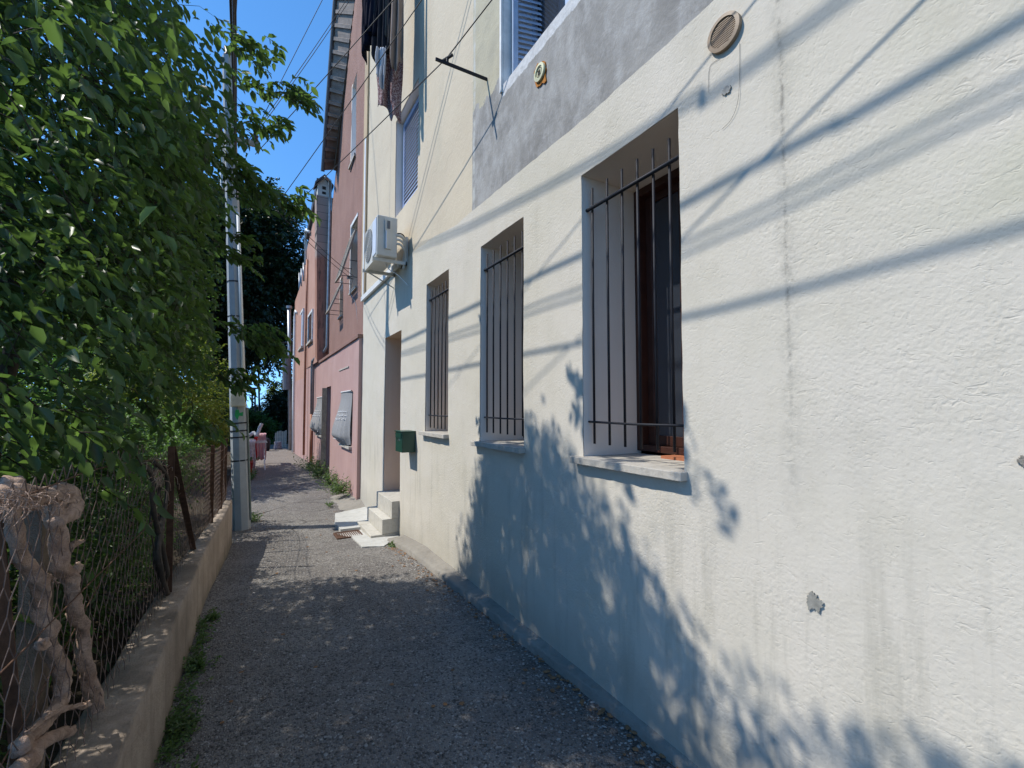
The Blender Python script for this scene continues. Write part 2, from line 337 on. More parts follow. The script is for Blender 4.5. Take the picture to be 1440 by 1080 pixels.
# ------------------------------------------------------------------ ground
def zg(y):
    t = min(1, max(0, (y-4.5)/2.3)); return -.12*t*t*(3-2*t)
def grid(name, xs, ys, fz, mat, **k):
    V = [(x, y, fz(x, y)) for y in ys for x in xs]; n = len(xs)
    F = [(j*n+i, j*n+i+1, (j+1)*n+i+1, (j+1)*n+i) for j in range(len(ys)-1) for i in range(n-1)]
    return npmesh(name, V, F, mat, smooth=True, **k)
def nz(x, y, s, o=0): return mnoise.noise(Vector((x*s, y*s, o)))
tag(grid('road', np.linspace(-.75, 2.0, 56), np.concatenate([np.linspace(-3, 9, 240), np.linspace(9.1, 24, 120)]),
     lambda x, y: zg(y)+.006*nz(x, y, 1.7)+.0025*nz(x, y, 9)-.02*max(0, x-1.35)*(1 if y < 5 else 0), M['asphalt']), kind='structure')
def terr(x, y):
    if y < 23: return -.32
    return -.32-(min(y, 130)-23)*.10+.3*nz(x, y, .05)*(min(1, (y-23)/10))
tag(grid('ground', np.concatenate([np.linspace(-400, -12, 12), np.linspace(-10, 10, 21), np.linspace(12, 400, 12)]),
     np.concatenate([np.linspace(-60, 20, 9), np.linspace(22.5, 60, 20), np.linspace(70, 260, 12)]), terr, M['terrain']), kind='structure')
sea = NT('sea_water'); sea.col((.02, .07, .16)).rough(.25, .5); sea.bump(sea.noise(.05, 4), .3, .5)
tag(MB().add([(-20000, 220, -26), (20000, 220, -26), (20000, 40000, -26), (-20000, 40000, -26)], [(0, 1, 2, 3)]).build('sea', sea.m), kind='structure')
gx = np.linspace(-14, -.42, 60)
tag(grid('garden_ground', gx, np.linspace(-4, 24, 100), lambda x, y: .16+.06*nz(x, y, 1.3)-.25*min(1, max(0, (y-7)/1.5)), M['soil']), kind='structure')
# pavement strip along the white wall
def strip_out(y): return 1.66-.045*(y-2.2) if y > 1 else 1.7
ys = np.linspace(-2.5, 5.75, 120); V = []; F = []
for y in ys:
    xo = strip_out(y)+.012*nz(0, y, 3)+.006*nz(0, y, 14)
    z = .05+.004*nz(1, y, 4)
    if y > 5.0: z = .05-.07*(y-5.0)/.75
    V += [(xo-.006, y, zg(y)-.06), (xo, y, z-.012), (xo+.015, y, z-.002), (1.60+.0*y, y, z+.003) if xo < 1.58 else (xo+.03, y, z), (1.735, y, z+.012)]
for j in range(len(ys)-1):
    for i in range(4): a = j*5+i; F.append((a, a+1, a+6, a+5))
tag(npmesh('pavement', V, F, M['conc']), kind='structure')
# white cement aprons
def flatpatch(name, pts, z0, mat, th=.03, rough=.012, kind='structure'):
    P = []
    n = len(pts)
    for i in range(n):
        a, b = Vector(pts[i]), Vector(pts[(i+1) % n]); L = (b-a).length; k = max(1, int(L/.04))
        for j in range(k):
            p = a.lerp(b, j/k); P.append((p.x+rough*nz(p.x, p.y, 18), p.y+rough*nz(p.x, p.y, 18, 5), z0(p.x, p.y) if callable(z0) else z0))
    m = MB().prism([(p[0], p[1], p[2]-th) for p in P], (0, 0, th))
    return tag(m.build(name, mat), kind=kind)
flatpatch('cement_patch', [(1.02, 6.62), (1.18, 6.28), (1.17, 5.62), (1.40, 5.50), (1.72, 5.98), (1.72, 6.6), (1.36, 6.72)], lambda x, y: zg(y)+.016, M['white_cement'], .03, .02)
flatpatch('cement_patch', [(1.20, 7.78), (1.08, 7.02), (1.38, 6.96), (1.73, 6.95), (1.73, 8.05)], lambda x, y: zg(y)+.035, M['white_cement'], .05, .015)
flatpatch('cement_patch', [(1.10, 6.98), (1.10, 6.66), (1.36, 6.66), (1.36, 6.98)], lambda x, y: zg(y)+.05, M['white_cement'], .06, .004)
# sloped stone bank beyond
mb = MB(); V = []; F = []
xs_ = np.linspace(0, 1, 12); yy = np.linspace(7.85, 9.6, 30)
for y in yy:
    xi = 1.15+.12*math.sin((y-7.8)*1.7); 
    for s_ in xs_:
        x = xi+(1.74-xi)*s_; V.append((x, y, zg(y)-.01+.13*s_**1.5*math.sin(math.pi*min(1, max(0, (y-7.8)/1.9)))+.012*nz(x, y, 7)))
n = 12
F = [(j*n+i, j*n+i+1, (j+1)*n+i+1, (j+1)*n+i) for j in range(len(yy)-1) for i in range(n-1)]
tag(npmesh('stone_bank', V, F, M['conc'], smooth=True), kind='structure')

# ------------------------------------------------------------------ white house (A)
W = 1.72; HA = thing('plastered_house', 'long house with rough white plaster below and cream and grey render above', 'house', (1.72, 3, 0))
Y0, Y1 = -3.0, 8.47
def edge_z(y):
    pts = [(-3, 3.36), (1.2, 3.39), (2, 3.36), (3.77, 3.41), (4.2, 3.42), (4.66, 3.49), (5.33, 3.555), (8.5, 3.60)]
    z = np.interp(y, [p[0] for p in pts], [p[1] for p in pts]); return float(z)+.012*nz(y, 0, 3)+.006*nz(y, 0, 16)
OPEN = [(1.425, 2.155, 1.305, 3.02), (2.84, 3.575, 1.305, 3.02), (4.315, 5.01, 1.325, 3.02), (6.0, 6.85, .37, 2.64)]
def wallgrid(X, ybr, zbr, openings, step, top=None, bulge=.006, seed=0):
    def fill(br):
        out = []
        for a, b in zip(br[:-1], br[1:]):
            k = max(1, round((b-a)/step)); out += [a+(b-a)*i/k for i in range(k)]
        return out+[br[-1]]
    ys, zs = fill(sorted(set(ybr))), fill(sorted(set(zbr))); ny = len(ys); zl, zm = zs[-1], max(o[3] for o in openings) if openings else zs[0]
    V = []
    for z in zs:
        for y in ys:
            zz = z
            if top and z > zm: zz = zm+(z-zm)/(zl-zm)*(top(y)-zm)
            e = 0
            V.append((X+bulge*nz(y, z, .9, seed)+bulge*.5*nz(y, z, 3, seed)+e, y+.004*nz(y, z, 11, 3), zz+.003*nz(y, z, 11, 8)))
    F = []
    for j in range(len(zs)-1):
        for i in range(ny-1):
            cy, cz = (ys[i]+ys[i+1])/2, (zs[j]+zs[j+1])/2
            if any(a < cy < b and c < cz < d for a, b, c, d in openings): continue
            F.append((j*ny+i, j*ny+i+1, (j+1)*ny+i+1, (j+1)*ny+i))
    return V, F, ys, zs
ybr = [Y0, Y1]+[v for o in OPEN for v in o[:2]]; zbr = [-.4, 3.5]+[v for o in OPEN for v in o[2:]]
V, F, _, _ = wallgrid(W, ybr, zbr, OPEN, .06, edge_z)
F = [f[::-1] for f in F]
npmesh('lower_wall', V, F, M['plaster'], HA, smooth=True)
# body behind the plaster, with real reveals
mb = MB()
def reveal(o, depth, x0=W-.001):
    y0, y1, z0, z1 = o; x1 = x0+depth; m = MB()
    m.box(x0, x1, y0-.05, y0-.001, z0-.05, z1+.05); m.box(x0, x1, y1+.001, y1+.05, z0-.05, z1+.05)
    m.box(x0+.0, x1, y0-.001, y1+.001, z1+.001, z1+.05); m.box(x0, x1, y0-.001, y1+.001, z0-.05, z0-.001)
    return m
for i, o in enumerate(OPEN):
    # jamb boxes start just inside the plaster skin
    reveal(o, .47 if i < 3 else .5, W+.006).build('door_reveal' if i == 3 else 'window_reveal', M['door_jamb'] if i == 3 else M['jamb'], HA, bevel=.004)
# dark room shell
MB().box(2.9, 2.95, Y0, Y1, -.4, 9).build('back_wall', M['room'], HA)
# upper wall, standing just behind the lower plaster
SH1 = (5.42, 6.46, 4.34, 5.78); SH2 = (2.15, 3.185, 4.26, 5.75)
V, F, _, _ = wallgrid(W+.014, [Y0, Y1, 5.42, 6.46, 2.15, 3.185], [3.3, 9.6, 4.34, 5.78, 4.26, 5.75], [SH1, SH2], .12, None, .005, 4)
npmesh('upper_wall', V, [f[::-1] for f in F], M['upper'], HA, smooth=True)
reveal(SH1, .3, W+.02).build('window_reveal', M['jamb'], HA); reveal(SH2, .3, W+.02).build('window_reveal', M['white_paint'], HA)
# roof slab with tiled eave (above the picture)
MB().box(1.25, 6.5, Y0, Y1, 9.6, 9.75).build('roof', M['tile'], HA)
MB().box(1.75, 6.4, Y0-.25, Y0, -.4, 9.6).build('side_wall', M['upper'], HA); MB().box(1.78, 6.4, Y1-.3, Y1-.02, -.4, 9.6).build('side_wall', M['upper'], HA)
MB().box(1.70, 1.745, 8.33, 8.6, 3.6, 9.6).build('corner_band', M['tan_edge'], HA)
MB().box(1.716, 1.80, 3.187, 3.215, 4.20, 5.78).build('window_trim', M['white_paint'], HA)
# windows with sills, grilles, casements
def bar_window(o, nb, y_bars, zb, ztop, zbar_hi, zbar_lo, label, frame=True):
    y0, y1, z0, z1 = o
    wn = MB(); X = 2.155
    wn.box(X, X+.06, y0, y0+.05, z0+.02, z1); wn.box(X, X+.06, y1-.05, y1, z0+.02, z1); wn.box(X, X+.06, y0+.05, y1-.05, z1-.05, z1); wn.box(X, X+.06, y0+.05, y1-.05, z0+.02, z0+.06)
    f = wn.build('window', M['wood_brown'], HA, bevel=.004); f['label'] = label
    # one closed casement and one opened inwards
    c = MB(); ym = (y0+y1)/2
    for a, b in ((ym, y1-.05),):
        c.box(X+.055, X+.10, a, a+.05, z0+.06, z1-.05); c.box(X+.055, X+.10, b-.05, b, z0+.06, z1-.05); c.box(X+.055, X+.10, a+.05, b-.05, z1-.10, z1-.05); c.box(X+.055, X+.10, a+.05, b-.05, z0+.06, z0+.12)
    c.build('casement', M['wood_brown'], f, bevel=.003)
    c = MB(); 
    for a, b in ((y0+.05, ym),):
        c.box(X+.055, X+.10, a, a+.05, z0+.06, z1-.05); c.box(X+.055, X+.10, b-.05, b, z0+.06, z1-.05); c.box(X+.055, X+.10, a+.05, b-.05, z1-.10, z1-.05); c.box(X+.055, X+.10, a+.05, b-.05, z0+.06, z0+.12)
    c.build('casement', M['wood_brown'], f, bevel=.003)
    MB().box(X+.07, X+.078, y0+.06, y1-.06, z0+.1, z1-.08).build('pane', M['glass'], f)
    # sill: stone slab, irregular front edge
    s = MB(); ya, yb = y0-.02, y1+.07; n = 24; top = []; 
    for k in range(n+1):
        y = ya+(yb-ya)*k/n; top.append((1.665+.008*nz(y, z0, 9)+.004*nz(y, z0, 40), y))
    pts = [(x, y, z0-.036) for x, y in top]+[(2.09, y1-.002, z0-.036), (2.09, y0+.002, z0-.036)]
    pts = [(x, y, z0-.036) for x, y in top]+[(1.722, yb, z0-.036), (1.722, y1-.002, z0-.036), (2.153, y1-.002, z0-.036), (2.153, y0+.002, z0-.036), (1.722, y0+.002, z0-.036), (1.722, ya, z0-.036)]
    s.prism(pts, (0, 0, .04)); s.build('sill', M['sill'], f, bevel=.003)
    MB().box(2.04, 2.152, y0+.004, y1-.30, z0+.004, z0+.02).build('threshold', M['terracotta'], f)
    g = MB()
    for y in y_bars:
        g.tube([(1.775+.002*nz(y, 0, 30), y, zb), (1.773, y, (zb+ztop)/2), (1.775, y+.003*nz(y, 7, 9), ztop)], .0072, 8)
    g.box(1.762, 1.767, y0-.02, y1+.02, zbar_hi-.012, zbar_hi+.012) if False else g.tube([(1.762, y0-.03, zbar_hi), (1.762, y1+.03, zbar_hi)], .011, 8)
    g.tube([(1.764, y0-.03, zbar_lo), (1.764, (y0+y1)/2, zbar_lo-.004), (1.764, y1+.03, zbar_lo)], .0065, 8)
    g.build('grille', M['iron'], f, smooth=True)
bar_window(OPEN[0], 6, [2.118, 1.985, 1.862, 1.744, 1.633, 1.527], 1.385, 2.94, 2.81, 1.515, 'nearest barred window with a dark brown wooden frame and stone sill')
bar_window(OPEN[1], 6, [3.545, 3.425, 3.30, 3.18, 3.065, 2.945], 1.385, 2.955, 2.815, 1.515, 'middle barred window')
bar_window(OPEN[2], 5, [4.98, 4.86, 4.745, 4.635, 4.53], 1.37, 2.955, 2.84, 1.512, 'narrowest looking barred window next to the door')
# house door at the back of the recess
d = MB(); d.box(2.10, 2.14, 6.0, 6.85, .375, 2.64); d = d.build('door', M['wood_brown'], HA)
m = MB()
for z0, z1 in ((.5, 1.2), (1.35, 2.45)):
    m.box(2.085, 2.101, 6.12, 6.38, z0, z1); m.box(2.085, 2.101, 6.47, 6.73, z0, z1)
m.build('door_panel', M['wood_brown'], d, bevel=.004)
MB().tube([(2.10, 6.12, 1.3), (2.04, 6.12, 1.3), (2.04, 6.22, 1.3)], .009).build('handle', M['chrome'], d)
# louvred shutters
def louvre_panel(P, u, v, n, wd, ht, mat, name, parent, label=None, fw=.05, slats=None, th=.03, half=None):
    """P lower corner, u across, v up, n outwards"""
    P, u, v, n = map(Vector, (P, u, v, n)); m = MB()
    def bx(a0, a1, b0, b1, c0, c1):
        q = lambda a, b, c: P+u*a+v*b+n*c
        m.hexa([q(a0, b0, c0), q(a1, b0, c0), q(a1, b1, c0), q(a0, b1, c0)], [q(a0, b0, c1), q(a1, b0, c1), q(a1, b1, c1), q(a0, b1, c1)])
    bx(0, fw, 0, ht, 0, th); bx(wd-fw, wd, 0, ht, 0, th); bx(fw, wd-fw, 0, fw*1.6, 0, th); bx(fw, wd-fw, ht-fw*1.3, ht, 0, th)
    k = int((ht-3*fw)/.045) if not slats else slats; b0 = fw*1.6; st = (ht-fw*2.9)/k
    o = m.build(name, mat, parent, bevel=.002)
    if label: o['label'] = label
    m = MB()
    for i in range(k):
        z = b0+st*(i+.15); q = lambda a, b, c: P+u*a+v*b+n*c
        m.hexa([q(fw, z, th*.85), q(wd-fw, z, th*.85), q(wd-fw, z+.006, th*.85), q(fw, z+.006, th*.85)], [q(fw, z+st*.72, th*.3), q(wd-fw, z+st*.72, th*.3), q(wd-fw, z+st*.72+.006, th*.3), q(fw, z+st*.72+.006, th*.3)])
    m.build('louvres', mat, o); return o
# closed shutter in the cream wall (two leaves), set back in the opening
louvre_panel((1.865, 5.43, 4.345), (0, 1, 0), (0, 0, 1), (-1, 0, 0), 1.02, 1.43, M['shutter'], 'shutter', HA, 'closed blue louvred shutter above the barred windows', .06, 22)
# open window: shutter leaf folded against the jamb, dark room behind
louvre_panel((1.80, 3.15, 4.27), (.97, -.24, 0), (0, 0, 1), (-.24, -.97, 0), .30, 1.46, M['shutter_pale'], 'shutter', HA, 'pale blue louvred shutter folded back against the jamb', .045)
m = MB(); X = 2.02
m.box(X, X+.05, 2.15, 2.2, 4.26, 5.75); m.box(X, X+.05, 3.13, 3.185, 4.26, 5.75); m.box(X, X+.05, 2.2, 3.13, 5.7, 5.75); m.box(X, X+.05, 2.2, 3.13, 4.26, 4.32); m.box(X, X+.05, 2.66, 2.71, 4.32, 5.7)
f = m.build('window', M['shutter_pale'], HA); MB().box(X+.02, X+.028, 2.2, 3.13, 4.3, 5.7).build('pane', M['glass'], f)
# vent cover in the plaster
def disc(m, c, r, x0, x1, n=40, r2=None):
    y, z = c; r2 = r2 or r
    a = [(x0, y+r*math.cos(2*math.pi*k/n), z+r*math.sin(2*math.pi*k/n)) for k in range(n)]; b = [(x1, y+r2*math.cos(2*math.pi*k/n), z+r2*math.sin(2*math.pi*k/n)) for k in range(n)]
    m.add(a+b, [tuple(range(n)), tuple(range(n, 2*n))[::-1]]+[(k, n+k, n+(k+1) % n, (k+1) % n) for k in range(n)])
def ring(m, c, r0, r1, x0, x1, n=40):
    y, z = c; V = []
    for k in range(n):
        a = 2*math.pi*k/n; C_, S_ = math.cos(a), math.sin(a)
        V += [(x1, y+r0*C_, z+r0*S_), (x0, y+r0*C_, z+r0*S_), (x0+.002, y+r1*C_, z+r1*S_), (x1, y+r1*C_, z+r1*S_)]
    F = []
    for k in range(n):
        q = (k+1) % n
        for i in range(3): F.append((k*4+i, k*4+i+1, q*4+i+1, q*4+i))
    m.add(V, F)
VC = (1.168, 3.196); vt = thing('wall_vent', 'round tan slatted vent cover high on the white plaster wall', 'vent', (W, *VC))
m = MB(); ring(m, VC, .060, .076, W-.022, W+.012); m.build('rim', M['tan_plastic'], vt)
m = MB(); disc(m, VC, .061, W-.004, W+.01); m.build('backing', M['vent_dark'], vt)
m = MB()
for k in range(13):
    dz = -.055+.0092*k; hw = math.sqrt(max(0, .060**2-dz*dz)); m.hexa([(W-.017, VC[0]-hw, VC[1]+dz), (W-.017, VC[0]+hw, VC[1]+dz), (W-.017, VC[0]+hw, VC[1]+dz+.0045), (W-.017, VC[0]-hw, VC[1]+dz+.0045)], [(W-.006, VC[0]-hw, VC[1]+dz+.003), (W-.006, VC[0]+hw, VC[1]+dz+.003), (W-.006, VC[0]+hw, VC[1]+dz+.0075), (W-.006, VC[0]-hw, VC[1]+dz+.0075)])
m.build('grate', M['tan_plastic'], vt)
# thin loose wires hanging below the vent
m = MB()
m.tube(catmull([ax(1040, 60, W-.004), ax(1040, 110, W-.004), ax(1037, 145, W-.006), ax(1028, 168, W-.004), ax(1015, 182, W-.004)]), .0007, 5)
m.tube(catmull([ax(1012, 82, W-.004), ax(998, 95, W-.004), ax(996, 130, W-.004)]), .0007, 5)
tag(m.build('loose_wire', M['wire']), 'two thin loose wires hanging down the plaster below the round vent', 'wire')
# chipped grey repairs on the plaster
def chip(c, r, mat, name, lab, sy=1, sz=1):
    m = MB(); n = 60; P = []
    for k in range(n):
        a = 2*math.pi*k/n; q = r*(1+.5*mnoise.noise(Vector((c[0]*7+math.cos(a)*1.5, c[1]*5+math.sin(a)*1.5, 2)))+.35*mnoise.noise(Vector((math.cos(a)*6, math.sin(a)*6, c[1]*9))))
        P.append((W-.0055, c[0]+q*sy*math.cos(a), c[1]+q*sz*math.sin(a)))
    m.prism(P, (.012, 0, 0)); o = m.build(name, mat, HA); o['label'] = lab
p = ax(1145, 845, W); chip((p.y, p.z), .028, simple('grey_mortar', (.30, .29, .255), .95, 0, .3, 40, .003), 'plaster_patch', 'small grey mortar patch low on the plaster', .8, 1.1)
p = ax(1022, 128, W); chip((p.y, p.z), .018, simple('grey_scrape', (.36, .35, .32), .95, 0, .3, 60, .003), 'plaster_patch', 'small scraped patch below the vent')
p = ax(1441, 648, W); chip((p.y, p.z), .012, M['conc'], 'wall_hole', 'small chipped spot at the right edge of the plaster')
# round enamel plate with rust, on the grey render
EC = ax(762, 104, 1.735); pl = thing('round_plate', 'small round cream disc surrounded by orange rust on the grey render', 'disc', (1.735, EC.y, EC.z))
m = MB(); P = []
for k in range(30):
    a = 2*math.pi*k/30; q = .082*(1+.3*mnoise.noise(Vector((math.cos(a)*2, math.sin(a)*2, 5))))+(.03 if abs(a-.9) < .4 or abs(a-4.1+.0) < .25 else 0)
    P.append((1.722, EC.y+.004+q*math.cos(a)*.9+(.02 if abs(a-4.1) < .3 else 0)*0, EC.z-.008+q*math.sin(a)))
m.prism(P, (.016, 0, 0)); m.build('rust_patch', M['rust_orange'], pl)
m = MB(); ring(m, (EC.y, EC.z+.004), .043, .062, 1.706, 1.73); m.build('rim', M['plaque'], pl)
m = MB(); disc(m, (EC.y, EC.z+.004), .044, 1.712, 1.73); m.build('plate', M['plaque'], pl)
m = MB()
for k in range(4): m.box(1.709, 1.7125, EC.y-.016, EC.y+.016, EC.z-.014+.010*k, EC.z-.0115+.010*k)
ring(m, (EC.y, EC.z+.004), .030, .034, 1.709, 1.713); m.build('ridges', M['rust'], pl)

# ------------------------------------------------------------------ steps, mailbox
st = thing('front_steps', 'three pale stone steps leading up to the door recess', 'steps', (1.5, 6.45, -.1))
MB().box(1.362, 1.735, 6.02, 6.90, -.16, -.040).build('step', M['step'], st, bevel=.006)
MB().box(1.505, 1.737, 6.018, 6.902, -.038, .149).build('step', M['step'], st, bevel=.006)
MB().box(1.622, 2.10, 6.004, 6.846, .151, .372).build('step', M['step'], st, bevel=.006)
mbx = thing('mailbox', 'small dark green metal mailbox on the white wall right of the door', 'mailbox', (1.63, 5.45, 1.06))
MB().box(1.553, 1.716, 5.34, 5.62, 1.065, 1.305).build('body', M['green_box'], mbx, bevel=.004)
MB().box(1.540, 1.72, 5.333, 5.627, 1.305, 1.318).build('lid', M['green_box'], mbx, bevel=.003)
MB().box(1.543, 1.553, 5.36, 5.60, 1.235, 1.29).build('letter_flap', M['green_box'], mbx, bevel=.003)
MB().tube([(1.556, 5.48, 1.205), (1.538, 5.48, 1.205)], .012, 12).build('lock', M['chrome'], mbx)
# drain grate in the ground
dg = thing('drain_grate', 'rusty rectangular drain grate set in the ground beside the steps', 'grate', (1.2, 6.43, zg(6.4)))
m = MB(); zz = zg(6.4)+.022
m.box(1.0, 1.33, 6.30, 6.32, zz-.03, zz); m.box(1.0, 1.33, 6.60, 6.62, zz-.03, zz); m.box(1.0, 1.02, 6.32, 6.60, zz-.03, zz); m.box(1.31, 1.33, 6.32, 6.60, zz-.03, zz); m.build('frame', M['rust'], dg)
m = MB()
for k in range(11): m.box(1.03+.026*k, 1.043+.026*k, 6.32, 6.60, zz-.02, zz-.002)
m.build('bars', M['rust'], dg)
MB().box(1.02, 1.31, 6.32, 6.60, zz-.03, zz-.021).build('pit', M['rust'], dg)

# ------------------------------------------------------------------ air conditioner
ac = thing('air_conditioner', 'white outdoor air conditioning unit on wall brackets above the door', 'air conditioner', (1.55, 6.0, 3.45))
MB().box(1.31, 1.565, 5.70, 6.42, 3.51, 4.025).build('casing', M['ac_white'], ac, bevel=.012)
MB().box(1.300, 1.311, 5.73, 5.92, 3.54, 4.0).build('front_panel', M['ac_pale'], ac, bevel=.003)
m = MB(); cy, cz = 6.17, 3.765
for r in np.linspace(.03, .215, 9):
    m.tube([(1.296, cy+r*math.cos(a), cz+r*math.sin(a)) for a in np.linspace(0, 2*math.pi, 33)], .0022, 4, False)
for a in np.linspace(0, math.pi, 7)[:-1]: m.tube([(1.299, cy-.22*math.cos(a), cz-.22*math.sin(a)), (1.299, cy+.22*math.cos(a), cz+.22*math.sin(a))], .003, 4)
m.build('fan_guard', M['ac_white'], ac)
m = MB(); disc(m, (cy, cz), .22, 1.305, 1.312); m.build('fan_opening', M['ac_dark'], ac)
m = MB(); m.box(1.40, 1.48, 5.682, 5.70, 3.60, 3.985); m.build('service_cover', M['ac_white'], ac, bevel=.004)
MB().box(1.41, 1.425, 5.668, 5.683, 3.60, 3.83).build('handle', M['ac_pale'], ac, bevel=.003)
MB().box(1.43, 1.465, 5.676, 5.684, 3.86, 3.96).build('label_plate', M['ac_dark'], ac)
m = MB()
for y in (5.76, 6.34):
    m.box(1.27, 1.715, y, y+.035, 3.455, 3.495); m.box(1.695, 1.722, y, y+.035, 3.455, 3.83)
    m.hexa([(1.35, y+.01, 3.455), (1.38, y+.01, 3.455), (1.38, y+.03, 3.455), (1.35, y+.03, 3.455)], [(1.69, y+.01, 3.30), (1.715, y+.01, 3.28), (1.715, y+.03, 3.28), (1.69, y+.03, 3.30)]) if y > 6 else None
m.box(1.30, 1.33, 5.8, 6.34, 3.47, 3.51); m.build('bracket', M['ac_white'], ac)
for k, z in enumerate((3.80, 3.745, 3.69)):
    m = MB(); m.tube(catmull([(1.53, 5.72+.0, z), (1.60, 5.70, z), (1.66, 5.72, z-.03-.01*k), (1.69, 5.76, z-.12), (1.68, 5.82, z-.28)]), .016 if k else .02, 8); m.build('pipe', M['ac_white'], ac, smooth=True)
m = MB(); m.tube(catmull([(1.54, 5.74, 3.83), (1.62, 5.70, 3.83), (1.68, 5.74, 3.77), (1.69, 5.82, 3.58), (1.66, 5.86, 3.42)]), .008, 6)
m.build('cable', M['wire'], ac, smooth=True)
m = MB(); m.tube(catmull([(1.46, 5.9, 3.51), (1.5, 5.86, 3.40), (1.6, 5.8, 3.32), (1.70, 5.66, 3.16)]), .006, 6); m.build('drain_hose', M['white_pipe'], ac, smooth=True)
# white cable duct on the wall
cdx = thing('cable_duct', 'white cable duct running down the cream wall and along under the air conditioner', 'duct', (1.7, 8.4, 3.6))
MB().box(1.690, 1.722, 8.36, 8.46, 3.56, 6.55).build('upright', M['white_pipe'], cdx, bevel=.004)
MB().box(1.668, 1.71, 6.1, 8.46, 3.515, 3.60).build('crosspiece', M['white_pipe'], cdx, bevel=.004)

# ------------------------------------------------------------------ iron arm that holds the service wire
am = thing('wire_bracket', 'black iron arm sticking out of the grey render and holding a service wire', 'bracket', (1.735, 3.48, 4.5))
MB().box(1.255, 1.735, 3.473, 3.487, 4.485, 4.51).build('arm', M['iron'], am)
m = MB(); m.tube([(1.36, 3.48, 4.51), (1.36, 3.48, 4.545)], .012); m.tube([(1.385, 3.43, 4.55), (1.335, 3.53, 4.545)], .013); m.build('insulator', M['iron'], am)

# ------------------------------------------------------------------ pink house (B)
HB = thing('pink_house', 'tall dusky pink house with a roof verge, beyond the white plastered house', 'house', (1.74, 8.5, -.1))
BW1 = (9.80, 10.38, 6.95, 8.8); BW2 = (9.33, 9.98, 4.02, 5.42); BW3 = (11.3, 11.75, 3.8, 4.75)
def xB(y): return 1.74+.025*(y-8.5)
V, F, _, _ = wallgrid(0, [8.60, 14.05, *BW1[:2], *BW2[:2], *BW3[:2]], [2.8, 14.5, *BW1[2:], *BW2[2:], *BW3[2:]], [BW1, BW2, BW3], .2, None, .01, 9)
def roofz(y): return 8.19+(12.92-y)*.98
V = [(x+xB(y), y, min(z, roofz(y)) if z > 7.0 else z) for x, y, z in V]
npmesh('upper_wall', V, [f[::-1] for f in F], M['pink_up'], HB)
MB().box(1.72, 1.80, 8.47, 8.60, -.4, 12.6).build('corner', M['pink_up'], HB)
for i, o in enumerate((BW1, BW2, BW3)):
    xb = xB(o[0])+.012
    reveal(o, .22, xb).build('window_reveal', M['jamb'], HB)
    wn = MB().box(xb+.15, xb+.2, o[0], o[1], o[2], o[3]).build('window', M['shutter'] if i == 0 else M['glass'], HB)
    m = MB(); xx = xb+.135
    m.box(xx, xx+.015, o[0], o[0]+.04, o[2], o[3]); m.box(xx, xx+.015, o[1]-.04, o[1], o[2], o[3]); m.box(xx, xx+.015, o[0]+.04, o[1]-.04, o[3]-.05, o[3]); m.box(xx, xx+.015, (o[0]+o[1])/2-.02, (o[0]+o[1])/2+.02, o[2], o[3]-.05)
    m.build('frame', M['white_paint'], wn)
    MB().box(xb-.05, xb+.02, o[0]-.04, o[1]+.04, o[2]-.045, o[2]-.002).build('sill', M['sill'], wn)
m = MB(); m.box(xB(9.3)-.02, xB(9.3)+.01, 9.28, 10.03, 5.43, 5.50); m.box(xB(9.3)-.02, xB(9.3)+.01, 9.98, 10.03, 4.02, 5.43); m.build('window_trim', M['white_paint'], HB)
# propped shutters, hinged at the top
def propped(y0, y1, zt, xo, zb, lab, rods):
    xw = xB(y0)-.01; A_ = Vector((xw, y0, zt)); Bq = Vector((xo, y0, zb)); v = (Bq-A_); L = v.length; v.normalize(); u = Vector((0, 1, 0)); n = u.cross(v)
    o = louvre_panel(A_, u, v, n, y1-y0, L, M['wood_old'], 'propped_shutter', HB, lab, .05, None, .035)
    for z, xx in rods:
        
        for yy in (y0+.02, y1-.02): MB().tube([(xw+.02, yy, z), (xx, yy, z)], .007, 6).build('stay', M['iron'], o)
P1 = ay(480, 388, 9.35); propped(9.35, 9.98, ay(500, 322, 9.35).z, P1.x, P1.z, 'nearer wooden shutter propped open at its foot', [(P1.z+.02, P1.x), (P1.z+.35, P1.x+.15)])
P2 = ay(464, 437, 11.25); propped(11.25, 11.8, ay(477, 398, 11.25).z, P2.x, P2.z, 'farther wooden shutter propped open at its foot', [(P2.z+.02, P2.x), (P2.z+.3, P2.x+.1)])
# lower smooth pink front, standing proud, with ledge
LW = (9.08, 9.82, .86, 1.88); LW2 = (11.75+.55, 13.05, .86, 1.84); DR = (10.7, 11.35, -.13, 2.1)
LW = (9.05, 10.1, .86, 1.88); LW2 = (12.95, 14.2, .86, 1.84); DR = (11.75, 12.5, -.13, 2.12)
V, F, _, _ = wallgrid(1.66, [8.50, 15.2, *LW[:2], *LW2[:2], *DR[:2]], [-.4, 2.86, *LW[2:], *LW2[2:], *DR[2:]], [LW, LW2, DR], .15, None, .006, 12)
npmesh('lower_wall', V, [f[::-1] for f in F], M['pink_low'], HB)
MB().box(1.655, 1.90, 8.47, 8.505, -.4, 2.86).build('end_face', M['pink_low'], HB)
MB().box(1.625, 1.96, 8.45, 15.2, 2.86, 2.93).build('ledge', M['pink_up'], HB, bevel=.008)
reveal(DR, .4, 1.665).build('door_reveal', M['pink_low'], HB)
MB().box(2.0, 2.04, DR[0], DR[1], DR[2], DR[3]).build('door', M['room'], HB)  # dark-coloured panel standing in for the shaded interior behind the open leaf
